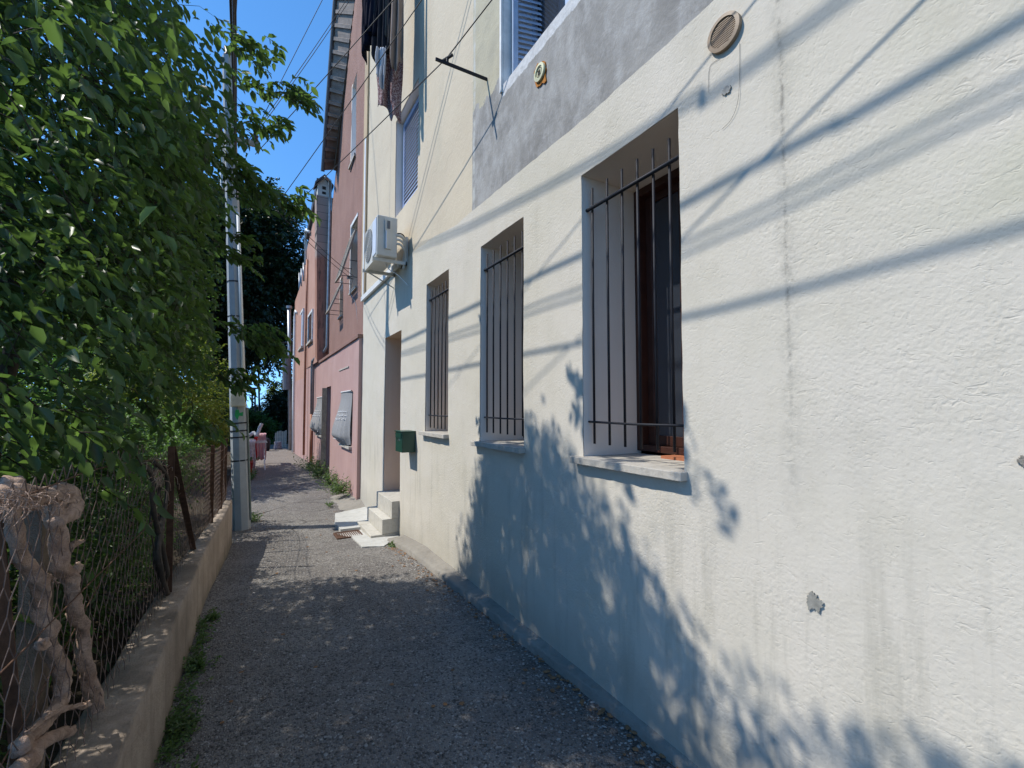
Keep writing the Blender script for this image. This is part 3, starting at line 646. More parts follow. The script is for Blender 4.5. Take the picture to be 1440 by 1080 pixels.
o = MB().hexa([(1.67, 12.49, -.1), (1.56, 12.56, -.1), (1.57, 12.60, -.1), (1.68, 12.53, -.1)], [(1.67, 12.49, 2.1), (1.56, 12.56, 2.1), (1.57, 12.60, 2.1), (1.68, 12.53, 2.1)]).build('door', M['post_grey'], HB); o['label'] = 'grey metal door leaf standing ajar'
MB().box(1.645, 1.659, 9.45, 10.6, 2.40, 2.425).build('strip', M['sill'], HB)
def curtain_window(o, nm, lab):
    y0, y1, z0, z1 = o
    reveal(o, .25, 1.665).build('window_reveal', M['white_paint'], HB)
    fr = MB(); fr.box(1.80, 1.84, y0, y1, z0, z1); f = fr.build('window', M['white_paint'], HB); f['label'] = lab
    MB().box(1.60, 1.70, y0-.05, y1+.05, z0-.05, z0-.003).build('sill', M['sill'], f)
    bulge = lambda t: .02+.18*(math.sin(min(1, t/.86)*math.pi/2)**2.4 if t < .86 else 1-(t-.86)/.14*.75)
    side = lambda s_: .12+.88*math.sin(min(1, s_/.55)*math.pi/2)
    # bulging mesh cloth hung over the window grille
    V = []; ny, nz_ = 26, 26
    for j in range(nz_+1):
        t = j/nz_; z = z1+.04-(z1-z0+.0)*t
        out = bulge(t)
        for i in range(ny+1):
            s_ = i/ny; y = y0-.04+(y1-y0+.08)*s_
            edge = min(1, .15+min(s_, 1-s_)*14) if t < .9 else 1
            V.append((1.655-out*side(s_)-.010*math.sin(s_*41+2*t)*min(1, t*3), y, z+.01*math.sin(s_*9+t*3)-.03*t*math.sin(math.pi*s_)))
    F = [(j*(ny+1)+i, j*(ny+1)+i+1, (j+1)*(ny+1)+i+1, (j+1)*(ny+1)+i) for j in range(nz_) for i in range(ny)]
    cu = npmesh('cloth_cover', V, F, M['curtain'], f, smooth=True)
    m = MB(); zb = z0+.02
    m.tube([(1.66, y0, z1+.02), (1.63, y0-.05, z1+.04), (1.63, y1+.05, z1+.04)], .012, 6)
    m.build('rail', M['white_paint'], f); m = MB()
    m.tube([(1.55, y0+.25, z0+.10), (1.50, y1, z0+.10)], .008, 6); m.build('rail', M['white_paint'], f)
    m = MB()
    for r in range(3):
        y = y0+.14
        while y < y1-.14:
            l = random.uniform(.02, .09); zc = z0+.66-.075*r
            t = (z1+.04-zc)/(z1-z0); s_ = (y-y0+.04)/(y1-y0+.08); xx = 1.655-bulge(t)*side(s_)-.016
            zo = random.uniform(-.008, .008); m.box(xx-.002, xx, y, y+l, zc+zo-.008, zc+zo+.010); y += l+random.uniform(.015, .035)
    m.build('white_writing', M['chalk'], f)
curtain_window(LW, 'a', 'nearer ground floor window covered by a bulging grey cloth with white writing')
curtain_window(LW2, 'b', 'farther ground floor window covered by a bulging grey cloth with white writing')
# roof verge with rafters
def vpt(t): return Vector((1.78, 12.92-2.64*t, 8.19+2.58*t)), Vector((1.50, 12.62-1.57*t, 7.97+3.30*t))
m = MB(); V = []; F = []; off = Vector((.06, .12, .08))
for k in range(31):
    a, b = vpt(-.03+1.5*k/30); V += [a, b, b+off, a+off]
for k in range(30):
    for q in range(4): F.append((k*4+q, k*4+(q+1) % 4, k*4+4+(q+1) % 4, k*4+4+q))
rf = m.add(V, F+[(0, 1, 2, 3), (120, 121, 122, 123)]).build('roof', M['rafter'], HB)
for k in range(19):
    t = .03+1.35*k/18; a, b = vpt(t); a2, b2 = vpt(t+.020); dz = Vector((-.015, -.05, -.05))
    MB().hexa([a, b, b2, a2], [a+dz, b+dz, b2+dz, a2+dz]).build('rafter', M['rafter'], rf)
m = MB(); m.tube([vpt(-.04)[1]+Vector((-.03, .0, 0)), vpt(.5)[1]+Vector((-.03, 0, 0)), vpt(1.47)[1]+Vector((-.03, 0, 0))], .05, 10); m.build('verge_cap', M['gutter'], rf)
m = MB(); m.add([(1.80, 13.1, 8.15), (1.80, 9.0, 12.15), (7, 9.0, 12.15), (7, 13.1, 8.15)], [(0, 1, 2, 3)]); m.build('roof_slope', M['tile'], rf)
MB().box(1.9, 7, 8.6, 8.8, 3, 11.5).build('side_wall', M['pink_up'], HB)
# brackets on the pink wall
m = MB(); m.tube([ax(499, 215, 1.76), ay(493, 242, ax(499, 215, 1.76).y)], .012, 6)
tag(m.build('wall_hook', M['iron']), 'short black iron hook below the highest window of the pink house', 'hook')
m = MB(); q = ax(497, 392, 1.76); m.tube([q, q+Vector((-.12, 0, 0))], .014, 6); m.tube([q+Vector((-.10, 0, -.02)), q+Vector((-.10, 0, .05))], .03, 8)
m.tube(catmull([q, q+Vector((-.05, .1, -.25)), q+Vector((0, -.3, -.6)), q+Vector((.0, -.6, -1.25))]), .006, 5)
tag(m.build('wire_anchor', M['zinc']), 'grey insulator with dangling wire on the pink wall beside the propped shutter', 'insulator')

# ------------------------------------------------------------------ orange house (C) with chimney stack
HC = thing('orange_house', 'orange rendered house with a weathered stack, beyond the pink house', 'house', (1.6, 14, -.12))
fl = [(1.585, 14.0), (1.55, 16.7), (1.46, 18.2)]
def wallstrip(pts, z0, z1f, mat, name, parent, openings=()):
    V = []; F = []; base = 0
    for (a, b) in zip(pts[:-1], pts[1:]):
        m_ = 14
        for k in range(m_+1):
            x = a[0]+(b[0]-a[0])*k/m_; y = a[1]+(b[1]-a[1])*k/m_
            for q in range(15): V.append((x+.006*nz(y, q, 1), y, z0+(z1f(y)-z0)*q/14))
        for k in range(m_):
            for q in range(14):
                i = base+k*15+q; F.append((i, i+15, i+16, i+1))
        base += (m_+1)*15
    return npmesh(name, V, F, mat, parent)
wallstrip(fl[:2], 2.9, lambda y: 8.35-.28*(y-14), M['terra'], 'upper_wall', HC)
wallstrip([(1.60, 15.2), (1.56, 16.7)], -.4, lambda y: 2.93, M['pink_low'], 'lower_wall', HC)
cor = ay(441, 290, 14.0)
MB().hexa([(1.585, 13.99, 2.9), (1.92, 13.99, 2.9), (1.92, 14.4, 2.9), (1.585, 14.4, 2.9)], [(1.47, 13.97, 7.75), (1.93, 13.97, 7.75), (1.93, 14.4, 7.75), (1.47, 14.4, 7.75)]).build('chimney', M['stack'], HC)
ct = ay(453, 268, 14.0); capz = 7.75
m = MB(); cx0, cx1 = 1.50, 1.84; m.box(cx0, cx1, 13.98, 14.3, capz, capz+.34)
ch = m.build('chimney_top', M['white_cement'], HC)
m = MB(); m.box(cx0+.12, cx1-.12, 13.97, 13.981, capz+.20, capz+.29); m.box(cx0+.12, cx1-.12, 13.97, 13.981, capz+.06, capz+.13); m.build('openings', M['vent_dark'], ch)
xm = (cx0+cx1)/2; m = MB()
m.prism([(cx0-.08, 13.88, capz+.30), (xm, 13.88, capz+.56), (cx1+.08, 13.88, capz+.30), (cx1+.08, 13.88, capz+.35), (xm, 13.88, capz+.62), (cx0-.08, 13.88, capz+.35)], (0, .55, 0)); m.build('gable_cap', M['gutter'], ch)
m = MB(); m.prism([(cx0, 13.99, capz+.34), (cx1, 13.99, capz+.34), (xm, 13.99, capz+.56)], (0, .3, 0)); m.build('gable', M['white_cement'], ch)
m = MB(); m.hexa([(1.50, 14.3, 8.05), (1.56, 14.3, 8.05), (1.56, 16.8, 7.35), (1.46, 16.8, 7.35)], [(1.50, 14.3, 8.75-.35), (1.56, 14.3, 8.4), (1.56, 16.8, 7.5), (1.46, 16.8, 7.5)]); m.build('roof_edge', M['gutter'], HC)
def cwin(y0, y1, z0, z1, X, open_=False, nm='window', lab=None, par=None):
    par = par or HC
    m = MB(); m.box(X-.035, X+.02, y0-.07, y0, z0, z1); m.box(X-.035, X+.02, y1, y1+.07, z0, z1); m.box(X-.035, X+.02, y0-.07, y1+.07, z1, z1+.08)
    f = m.build('window', M['white_paint'], par); 
    if lab: f['label'] = lab
    MB().box(X-.07, X+.02, y0-.1, y1+.1, z0-.07, z0-.002).build('sill', M['sill'], f)
    MB().box(X-.012, X+.01, y0, y1, z0, z1).build('pane', M['glass'] if not open_ else M['shutter_pale'], f)
cwin(15.1, 16.25, 3.68, 4.55, 1.565, lab='square window with dark glass')
# house D further on, lower
HD = thing('salmon_house', 'lower salmon house with steel pipes on its corner, at the far end of the alley', 'house', (1.45, 19, -.12))
fd = [(1.55, 16.72), (1.44, 19.0), (1.47, 21.0)]
wallstrip(fd, 2.6, lambda y: 7.35-.62*(y-16.7) if y < 18.8 else 6.05, M['terra'], 'upper_wall', HD)
wallstrip([(p[0]-.005, p[1]) for p in fd], -.4, lambda y: 2.6, M['pink_low'], 'lower_wall', HD)
MB().box(1.48, 7, 20.98, 21.1, -.4, 6.0).build('end_wall', M['terra'], HD)
cwin(17.4, 18.5, 3.75, 5.0, 1.50, True, lab='window with closed pale shutters', par=HD)
# downpipes
def pipe(name, lab, pts, r, mat, grp=None, k=1):
    m = MB(); m.tube(catmull(pts, k) if k > 1 else pts, r, 10)
    o = m.build(name, mat, smooth=True); return tag(o, lab, 'pipe', grp)
pipe('downpipe', 'grey downpipe beside the stack with a bend over the pink ledge', [ay(458, 250, 13.0), ay(464, 254, 13.7), (1.83, 13.86, 7.4), (1.83, 13.86, 3.35), (1.78, 13.9, 3.22), (1.62, 14.6, 3.08), (1.56, 14.9, 3.0), (1.56, 14.95, 2.75), (1.575, 14.95, 1.4)], .045, M['zinc'])
pipe('downpipe', 'brown lower downpipe on the corner of the smooth pink wall', [(1.575, 14.95, 1.4), (1.58, 14.95, -.15)], .045, M['copper'])
pipe('downpipe', 'thin orange brown downpipe down the middle of the orange house', [ax(432, 365, 1.50), ax(431, 420, 1.50), ax(427, 640, 1.47)], .035, M['copper'])
pipe('downpipe', 'pale downpipe with a bent top on the far corner', [ax(417.5, 440, 1.42), ax(415.5, 437, 1.40), ax(414.5, 445, 1.38), ax(412.5, 560, 1.38), ax(412, 636, 1.38)], .045, M['white_pipe'])
pipe('vent_pipe', 'white vent pipe with a bent top above the orange wall', [ax(435, 326, 1.5), ax(431, 323, 1.5), ax(430, 330, 1.5), ax(430, 372, 1.5)], .05, M['white_pipe'])
for i, (px, t, b) in enumerate(((424, 378, 402), (421, 384, 412), (427, 370, 395))):
    pipe('vent_pipe', ['short grey pipe in the middle of three above the salmon wall', 'shortest grey pipe at the outer end of the salmon wall top', 'tallest of three short grey pipes above the salmon wall'][i], [ax(px, t, 1.47), ax(px, b, 1.47)], .03, M['zinc'])
fq = thing('flue_pipe', 'shiny steel flue pipe standing at the far end of the houses', 'flue', (1.3, 20.4, -.12))
m = MB(); A_ = ay(406.5, 432, 20.4); B_ = ay(408, 636, 20.4); m.tube([A_, A_.lerp(B_, .4), B_], .07, 12); m.build('tube', M['zinc'], fq, smooth=True)
m = MB(); m.tube([A_+Vector((0, 0, -.05)), A_+Vector((0, 0, .05))], .11, 12); m.build('cap', M['zinc'], fq)
m = MB()
for t in (.25, .35): q = A_.lerp(B_, t); m.tube([q+Vector((-.35, 0, 0)), q+Vector((.25, 0, 0))], .02, 6)
m.build('clamp', M['iron'], fq)
m = MB(); q1 = ay(403, 500, 20.4); q2 = ay(404, 548, 20.4); m.tube([q1, q2], .17, 12); tag(m.build('water_heater', M['ac_dark']), 'dark cylinder hanging beside the flue pipe', 'cylinder')

# ------------------------------------------------------------------ garden wall and fence
kx = lambda y: float(np.interp(y, [-2, 2, 3.6, 4.6, 6.2, 7.0], [-.43, -.357, -.325, -.30, -.21, -.18]))
kw = lambda y: float(np.interp(y, [-2, 2, 3.6, 5, 6.7], [.2, .195, .17, .12, .09]))
V = []; F = []; ys = np.linspace(-2.2, 6.9, 200)
for y in ys:
    x = kx(y)+.008*nz(0, y, 2)+.004*nz(4, y, 13); w_ = kw(y)+.004*nz(3, y, 4); zt = .425+.006*nz(5, y, 3)+.004*nz(5, y, 15)
    z0 = zg(y)-.1; e = .008+.014*abs(nz(9, y, 9))+.030*max(0, nz(2, y, 7)-.35)
    V += [(x+.012, y, z0), (x+.006, y, z0+.15), (x+.004*nz(2, y, 6), y, zt-.1), (x-.001+.005*nz(2, y, 12), y, zt-e), (x-e, y, zt+.001), (x-w_*.5, y, zt+.004*nz(7, y, 11)), (x-w_+.01, y, zt), (x-w_, y, zt-.01), (x-w_, y, -.2)]
n = 9
F = [(j*n+i, j*n+i+1, (j+1)*n+i+1, (j+1)*n+i) for j in range(len(ys)-1) for i in range(n-1)]
V += [V[-9+i] for i in range(9)]; 
gw = npmesh('garden_wall', V, [f[::-1] for f in F], M['kerb'], loc=(0, 0, 0)); tag(gw, 'low concrete garden wall with a weathered top along the left side of the alley', 'wall')
# wire fence
fxl = lambda y: float(np.interp(y, [-1, 2.2, 3.6, 4.7, 5.6, 6.4, 7.3], [-.50, -.475, -.425, -.385, -.325, -.275, -.26]))
ftop = lambda y: float(np.interp(y, [0, 2, 3, 6, 7.3], [1.42, 1.40, 1.33, 1.12, 1.1]))
fn = thing('wire_fence', 'rusty hexagonal wire mesh fence standing on the low garden wall', 'fence', (-.45, 3.5, .42))
cw, chh = .052, .060; edges = []
def hexfence(y0, y1, cw, chh, r, nm):
    V = []; F = []; ri = 0
    def fp(y, z):
        return (fxl(y)+.012*nz(y, z, 3, 2)-.02*math.sin((z-.42)*3), y+.006*nz(y, z, 8, 1), z+.006*nz(y, z, 8, 7))
    segs = []
    nrow = int((1.45-.44)/chh); ncol = int((y1-y0)/cw)
    for j in range(nrow):
        for i in range(ncol):
            y = y0+(i+(.5 if j % 2 else 0))*cw; z = .44+j*chh
            if z > ftop(y): continue
            # twisted vertical link and two diagonals
            segs.append(((y, z), (y, z+chh*.42))); segs.append(((y, z+chh*.42), (y-cw/2, z+chh))); segs.append(((y, z+chh*.42), (y+cw/2, z+chh)))
    for a, b in segs:
        A_, B_ = Vector(fp(*a)), Vector(fp(*b)); t = (B_-A_).normalized(); u = Vector((1, 0, 0)); v = t.cross(u)
        k = len(V)
        for P in (A_, B_):
            for q in range(3): an = q*2.094; V.append(P+u*(r*math.cos(an))+v*(r*math.sin(an)))
        for q in range(3): F.append((k+q, k+(q+1) % 3, k+3+(q+1) % 3, k+3+q))
    npmesh(nm, [tuple(v) for v in V], F, M['mesh'], fn)
hexfence(.2, 5.2, .072, .082, .0015, 'mesh')
hexfence(5.2, 7.3, .045, .045, .0022, 'mesh')
m = MB()
for z in (1.0,): m.tube([(fxl(y)+.003, y, min(z, ftop(y))+.01*math.sin(y*2)) for y in np.linspace(.2, 7.3, 40)], .0022, 5)
m.tube([(fxl(y)+.003, y, ftop(y)-.01+.01*math.sin(y*3)) for y in np.linspace(.2, 7.3, 40)], .0025, 5)
m.tube([(-.52, .3, .42), (-.5, 3.5, 1.15)], .002, 5); m.build('tension_wire', M['rust'], fn)
def fpost(y, zt, lean=(0, 0), w_=.018, mat='rust'):
    m = MB(); x = fxl(y)-(.025 if y > 2.5 else .12)
    a = [(x, y, .36), (x+w_*2, y, .36), (x+w_*2, y+.006, .36), (x, y+.03, .36)]; b = [(p[0]+lean[0], p[1]+lean[1], zt) for p in a]; m.hexa(a, b); m.build('post', M[mat], fn)
fpost(2.02, 1.47, (.02, -.40), .016); fpost(3.66, 1.36, (.01, -.2)); fpost(4.72, 1.36, (-.03, -1.25), .02); fpost(5.62, 1.22, (0, -.12)); fpost(6.32, 1.2); fpost(6.9, 1.2)
m = MB(); m.box(-.60, -.555, ax(44, 850, -.57).y, ax(66, 850, -.57).y, .3, 1.32); m.build('post', M['post_grey'], fn)
# old vine stems knotted on the fence
vn = thing('old_vine', 'thick gnarled grey pink vine stems knotted on the near end of the fence', 'vine', (-.45, 2.0, .45))
def vpath(pts, x0, x1):
    n = len(pts); return [ax(p[0], p[1], x0+(x1-x0)*i/(n-1)) for i, p in enumerate(pts)]
def stem(pts, rr, name='stem', k=11, x0=-.505, x1=-.49):
    P = catmull(vpath(pts, x0, x1), k); n = len(P); R = []
    for i in range(n):
        t = i/(n-1)*(len(rr)-1); a = int(min(t, len(rr)-1.001)); r = rr[a]+(rr[min(a+1, len(rr)-1)]-rr[a])*(t-a); R.append(.82*r*(1+.18*mnoise.noise(Vector((i*.19, rr[0]*99, 1)))))
    P = [p+Vector((.010*mnoise.noise(p*14), .008*mnoise.noise(p*14+Vector((5, 0, 0))), 0)) for p in P]
    m = MB(); m.tube(P, 0, 22, rad=R, jit=.30); m.v = [tuple(Vector(v)+Vector(v).normalized()*0+ (Vector(v)-P[min(i//22, len(P)-1)]).normalized()*(.0035*mnoise.noise(Vector(v)*55)+.0022*math.sin((i % 22)*1.15+(i//22)*.45))) for i, v in enumerate(m.v)]
    return m.build(name, M['bark'], vn, smooth=True)
stem([(84, 700), (78, 715), (81, 740), (84, 768), (85, 793), (95, 810), (101, 832), (107, 860), (116, 885), (116, 913), (121, 938), (126, 962), (133, 984), (137, 1008), (133, 1040), (128, 1062)], [.026, .027, .027, .026, .024, .027, .024, .026, .028, .03, .03])
stem([(14, 715), (18, 745), (27, 772), (42, 797), (52, 820), (58, 848), (64, 875), (72, 905), (83, 933), (89, 960), (87, 984), (69, 1008), (48, 1030), (22, 1052)], [.018, .019, .021, .026, .025, .026, .026, .027, .027, .026, .026], x0=-.53, x1=-.50)
stem([(-30, 712), (0, 702), (22, 696), (44, 702), (67, 697), (84, 694), (95, 706), (92, 722), (80, 735)], [.03, .036, .04, .033, .034, .038, .036, .022], x0=-.53, x1=-.49)
stem([(2, 700), (14, 684), (24, 682), (26, 694)], [.026, .03, .024, .02], x0=-.53, x1=-.52)
stem([(104, 1026), (92, 1030), (72, 1038), (52, 1050), (36, 1072), (22, 1085)], [.015, .019, .022, .024, .022], x0=-.49, x1=-.48)
stem([(125, 990), (112, 994), (88, 998), (60, 1014), (38, 1030)], [.012, .008, .007, .005], x0=-.48, x1=-.47, name='twig')
stem([(100, 803), (110, 797), (114, 800)], [.02, .016, .008], x0=-.50, x1=-.49, name='knot'); stem([(62, 808), (72, 812), (86, 820)], [.006, .004, .002], x0=-.50, x1=-.49, name='twig')
stem([(98, 772), (106, 765), (116, 760)], [.018, .012, .004], x0=-.50, x1=-.49, name='twig')
stem([(66, 905), (58, 908), (54, 902)], [.02, .012, .008], x0=-.45, x1=-.45, name='knot')
dc = thing('dead_climber', 'tangle of dead brown climber stems hanging on the fence post in the middle', 'climber', (-.45, 3.5, .4))
for k in range(9):
    x0 = -.43-.02*k/3; P = [ax(232+random.uniform(-8, 8), 840, x0), ax(226+random.uniform(-10, 10), 780, x0), ax(224+random.uniform(-12, 12), 720, x0), ax(222+random.uniform(-12, 14), 672, x0), ax(214+random.uniform(-14, 30), 648+random.uniform(-4, 10), x0)]
    n_ = len(catmull(P, 6)); MB().tube(catmull(P, 6), 0, 8, rad=[(.016 if k < 3 else .006)*(1-.5*i/n_) for i in range(n_)], jit=.4).build('stem', M['bark_dark'], dc, smooth=True)
m = MB()
for k in range(60):
    a = ax(random.gauss(226, 12), random.uniform(648, 690), -.44); b = a+Vector((random.uniform(-.05, .04), random.uniform(-.14, .14), random.uniform(-.10, .05))); m.tube(catmull([a, (a+b)/2+Vector((.01, 0, .02)), b], 3), .0018, 4)
m.build('dead_twigs', M['bark'], dc)
def fibers():
    m = MB()
    for k in range(70):
        t = random.random(); a = ax(-20+115*t, 700+random.uniform(-12, 14), -.465); L = random.uniform(.03, .10)
        b = a+Vector((random.uniform(-.0, .03), L*random.uniform(-1, 1), -random.uniform(0, .05))); m.tube(catmull([a, (a+b)/2+Vector((.012, 0, .006)), b], 3), .0011, 4)
    m.build('bark_fibres', M['bark'], vn)
fibers()

# ------------------------------------------------------------------ utility pole
B0 = Vector((-.075, 7.6, -.2)); T0 = Vector((-.43, 7.6, 6.7)); pdir = (T0-B0).normalized()
up_ = thing('utility_pole', 'tall pale grey concrete utility pole at the end of the garden wall', 'pole', B0)
m = MB(); m.tube([B0, T0], 0, 8, rad=[.115, .075]); m.build('post', M['pole'], up_)
at = lambda z: B0+pdir*((z-B0.z)/pdir.z)
m = MB(); m.tube([at(.0)+Vector((.115, -.03, 0)), at(1.6)+Vector((.112, -.03, 0))], .012, 8); m.build('earth_conduit', M['leafpipe'] if 'leafpipe' in M else simple('green_grey_conduit', (.20, .24, .20), .6), up_)
m = MB(); m.box(0, 0, 0, 0, 0, 0) if False else None
m.tube([at(1.95)+Vector((.075, -.09, 0)), at(4.4)+Vector((.065, -.08, 0))], .022, 8); m.build('conduit', M['white_pipe'], up_, smooth=True)
for z in (.85, 1.18, 1.27, 1.38, 2.9, 3.4): MB().tube([at(z-.009), at(z+.009)], .112 if z < 2 else .098, 10).build('strap', M['iron'], up_)
arm_c = at(5.45)
m = MB(); m.hexa([arm_c+Vector((-.30, -.13, -.04)), arm_c+Vector((.36, -.13, -.04)), arm_c+Vector((.36, -.09, -.04)), arm_c+Vector((-.30, -.09, -.04))], [arm_c+Vector((-.30, -.13, .04)), arm_c+Vector((.36, -.13, .04)), arm_c+Vector((.36, -.09, .04)), arm_c+Vector((-.30, -.09, .04))]); m.build('crossarm', M['wood_old'], up_, bevel=.004)
def insul(p, par, s=1.):
    m = MB(); m.tube([p, p+Vector((0, 0, .03*s)), p+Vector((0, 0, .05*s)), p+Vector((0, 0, .09*s)), p+Vector((0, 0, .10*s))], 0, 10, rad=[.03*s, .035*s, .022*s, .035*s, .015*s]); m.build('insulator', M['wood_brown'], par, smooth=True)
for dx in (-.26, -.12, .14, .32): insul(arm_c+Vector((dx, -.11, .04)), up_)
insul(T0+Vector((0, 0, -.02)), up_, 1.7)
for z in (4.7, 4.95):
    m = MB(); m.tube([at(z)+Vector((-.11, -.1, 0)), at(z+.42)+Vector((-.10, -.1, 0))], .03, 8); m.build('insulator_string', M['white_pipe'], up_)
bx_ = thing('junction_box', 'cream square junction box strapped to the concrete pole', 'box', (-.17, 7.45, 1.62))
p0, p1 = ay(323.5, 572, 7.36), ay(346.5, 546, 7.36)
MB().box(p0.x, p1.x, 7.36, 7.5, p0.z, p1.z).build('casing', M['box_cream'], bx_, bevel=.008)
MB().box(p0.x+.012, p1.x-.012, 7.35, 7.36, p0.z+.012, p1.z-.012).build('cover', M['box_cream'], bx_, bevel=.004)
gt = MB(); q = ay(334, 583, 7.44)
gt.prism([q+Vector((-0.026, 0, 0.068)), q+Vector((-0.034, 0, -0.015)), q+Vector((0.000, 0, -0.075)), q+Vector((0.022, 0, -0.015)), q+Vector((0.064, 0, -0.022)), q+Vector((0.068, 0, 0.038)), q+Vector((0.022, 0, 0.022)), q+Vector((0.015, 0, 0.068))], (0, .012, 0))
tag(gt.build('green_tag', M['green_tag']), 'torn green plastic tag wrapped on the pole just below the cream box', 'tag')

# ------------------------------------------------------------------ wires
WG = 'overhead wires'
def wire(lab, a, b, sag=.1, r=.006, n=24):
    a, b = Vector(a), Vector(b); m = MB()
    m.tube([a.lerp(b, t)+Vector((0, 0, -4*sag*t*(1-t))) for t in np.linspace(0, 1, n)], r, 6)
    tag(m.build('overhead_wire', M['wire'], smooth=True), lab, 'wire', WG)
pa = arm_c
def cable(lab, pts, r):
    m = MB(); P = catmull([(at(pts[0][1]).x+.06, 7.52, pts[0][1])]+[(-.2-.08*max(0, (y-4)/3), y, z) for y, z in pts[1:]], 8)
    m.tube(P, r, 7); tag(m.build('overhead_wire', M['wire'], smooth=True), lab, 'wire', WG)
cable('lowest thick cable running overhead along the alley from the pole', [(7.6, 4.62), (5, 4.585), (3, 4.56), (2.2, 4.585), (1.1, 4.64), (-4, 5.0)], .010)
cable('thickest cable bundle running overhead along the alley', [(7.6, 5.16), (5, 5.12), (3, 5.10), (1.6, 5.15), (1.05, 5.19), (-4, 5.7)], .013)
cable('upper one of two close parallel cables overhead along the alley', [(7.6, 5.02), (5, 4.935), (3, 4.90), (2.14, 4.94), (1.06, 5.04), (-4, 5.6)], .006)
cable('lower one of two close parallel cables overhead along the alley', [(7.6, 4.98), (5, 4.88), (3, 4.845), (2.14, 4.885), (1.06, 4.98), (-4, 5.5)], .006)
for lab_, dz_ in (('highest cable from the pole top overhead along the alley', 0.), ('second highest cable from the pole top overhead along the alley', -.07), ('third highest cable from the pole top overhead along the alley', -.14)):
    cable(lab_, [(7.6, 6.72+dz_), (5, 6.0+dz_*.5), (3, 5.68+dz_*.4), (2.1, 5.61+dz_*.4), (1.5, 5.6+dz_*.4), (-4, 6.0+dz_)], .005)
wire('thin wire from the garden tree crossing overhead down to the plaster wall', (-1.5, 4.79, 5.7), (1.74, -.32, 3.2), 0, .0045)
wire('second thin wire from the garden tree crossing overhead to the wall', (-1.5, 5.89, 6.0), (1.74, .25, 3.55), 0, .0035)
# service wires to the houses
def e2(px, py, Y): return ay(px, py, Y)
wire('service wire from the pole up over the roof of the cream house, upper one', e2(359, 217, 7.5), ax(702, -170, 1.74), .02, .005)
wire('service wire from behind the pink roof to the top of the cream house', e2(386, 293, 7.6), ax(704, -160, 1.74), .02, .005)
wire('service wire passing over the iron bracket arm', e2(400, 302, 8.6), (1.36, 3.48, 4.555), .02, .005)
wire('service wire from the bracket arm up to the right', (1.36, 3.48, 4.555), ax(800, -140, 1.74), .0, .005)
wire('lower wire of the pair dropping from the pole to the insulator on the pink wall', at(5.2), ax(496, 393, 1.66), .12, .005)
wire('upper wire of the pair dropping from the pole to the insulator on the pink wall', at(5.3), ax(497, 388, 1.66), .10, .005)
wire('steep wire from the pole crossing the open sky', e2(345, 213, 7.6), ax(560, -210, 1.74), 0, .005)
wire('one of the twin wires from the crossarm going behind the pink roof edge', e2(349, 198, 7.6), e2(500, -20, 9.2), .05, .006)
wire('other of the twin wires from the crossarm going behind the pink roof edge', e2(352, 199, 7.6), e2(505, -20, 9.4), .05, .006)

# ------------------------------------------------------------------ laundry above
ld = thing('washing_line', 'iron washing line frame on the cream wall high above the alley', 'washing line', (1.7, 5.9, 6.9))
ZL = 8.2
for y in (5.05, 6.75): MB().tube([(1.74, y, ZL-.05), (.98, y, ZL)], .01, 6).build('arm', M['iron'], ld)
for x in (1.06, 1.18, 1.30, 1.44): MB().tube([(x, 5.05, ZL), (x, 6.75, ZL)], .003, 5).build('line', M['wire'], ld)
def cloth(lab, tl, trr, zb, mat, folds=5, amp=.03, taper=.0, zt=ZL, bl=None, ragged=.10):
    """hangs between top points tl and trr (x, y) down to zb; bunched folds"""
    V = []; a, b = 30, 30; ph = random.random()*6
    A_, B_ = Vector((*tl, 0)), Vector((*trr, 0)); d = (B_-A_); nn = Vector((-d.y, d.x, 0)).normalized(); mid = (A_+B_)/2
    for j in range(b+1):
        t = j/b
        for i in range(a+1):
            s_ = i/a; p = mid+d*((s_-.5)*(1-taper*t+.15*math.sin(t*5+ph)*t))
            w_ = amp*(.35+t)*math.sin(s_*folds*math.pi+ph+t*1.6+1.2*math.sin(t*3+ph))+.35*amp*math.sin(s_*23+t*5)
            hem = ragged*math.sin(s_*5+ph)*t+ragged*.4*math.sin(s_*17+ph)*t
            V.append((p.x+nn.x*w_, p.y+nn.y*w_, zt-(zt-zb)*t+hem))
    n = a+1; F = [(j*n+i, j*n+i+1, (j+1)*n+i+1, (j+1)*n+i) for j in range(b) for i in range(a)]
    o = npmesh('hanging_garment', V, F, mat, smooth=True, loc=(mid.x, mid.y, zt)); s2 = o.modifiers.new('solid', 'SOLIDIFY'); s2.thickness = .004
    return tag(o, lab, 'laundry', 'clothes hung on the washing line')
def lp(px, Y): q = ay(px, 60, Y); return (q.x, q.y)
def zpy(px, py, Y): return ay(px, py, Y).z
cloth('navy bunched garment, leftmost of the laundry', lp(509, 5.9), lp(532, 5.5), zpy(520, 62, 5.7), M['cl_navy'], 9, .05, .2, ragged=.12)
cloth('charcoal trousers hanging in the middle of the laundry', lp(526, 5.6), lp(550, 5.4), zpy(535, 78, 5.5), M['cl_grey'], 7, .035, .1)
cloth('brownish grey garment beside the charcoal trousers', lp(540, 5.5), lp(560, 5.35), zpy(548, 55, 5.4), M['cl_brown'], 6, .04, .05)
cloth('taupe garment nearest to the wall', lp(550, 5.3), lp(567, 5.25), zpy(558, 92, 5.3), M['cl_taupe'], 4, .025, .05)
cloth('white cloth between the dark clothes and the patterned cloth', lp(528, 5.50), lp(544, 5.42), zpy(537, 116, 5.45), M['cl_white'], 5, .04, .1, zt=zpy(535, 66, 5.45))
cloth('burgundy and white patterned cloth, lowest of the laundry', lp(529, 5.62), lp(567, 5.45), zpy(547, 160, 5.55), M['cl_pattern'], 4, .035, .05, zt=zpy(548, 60, 5.55))

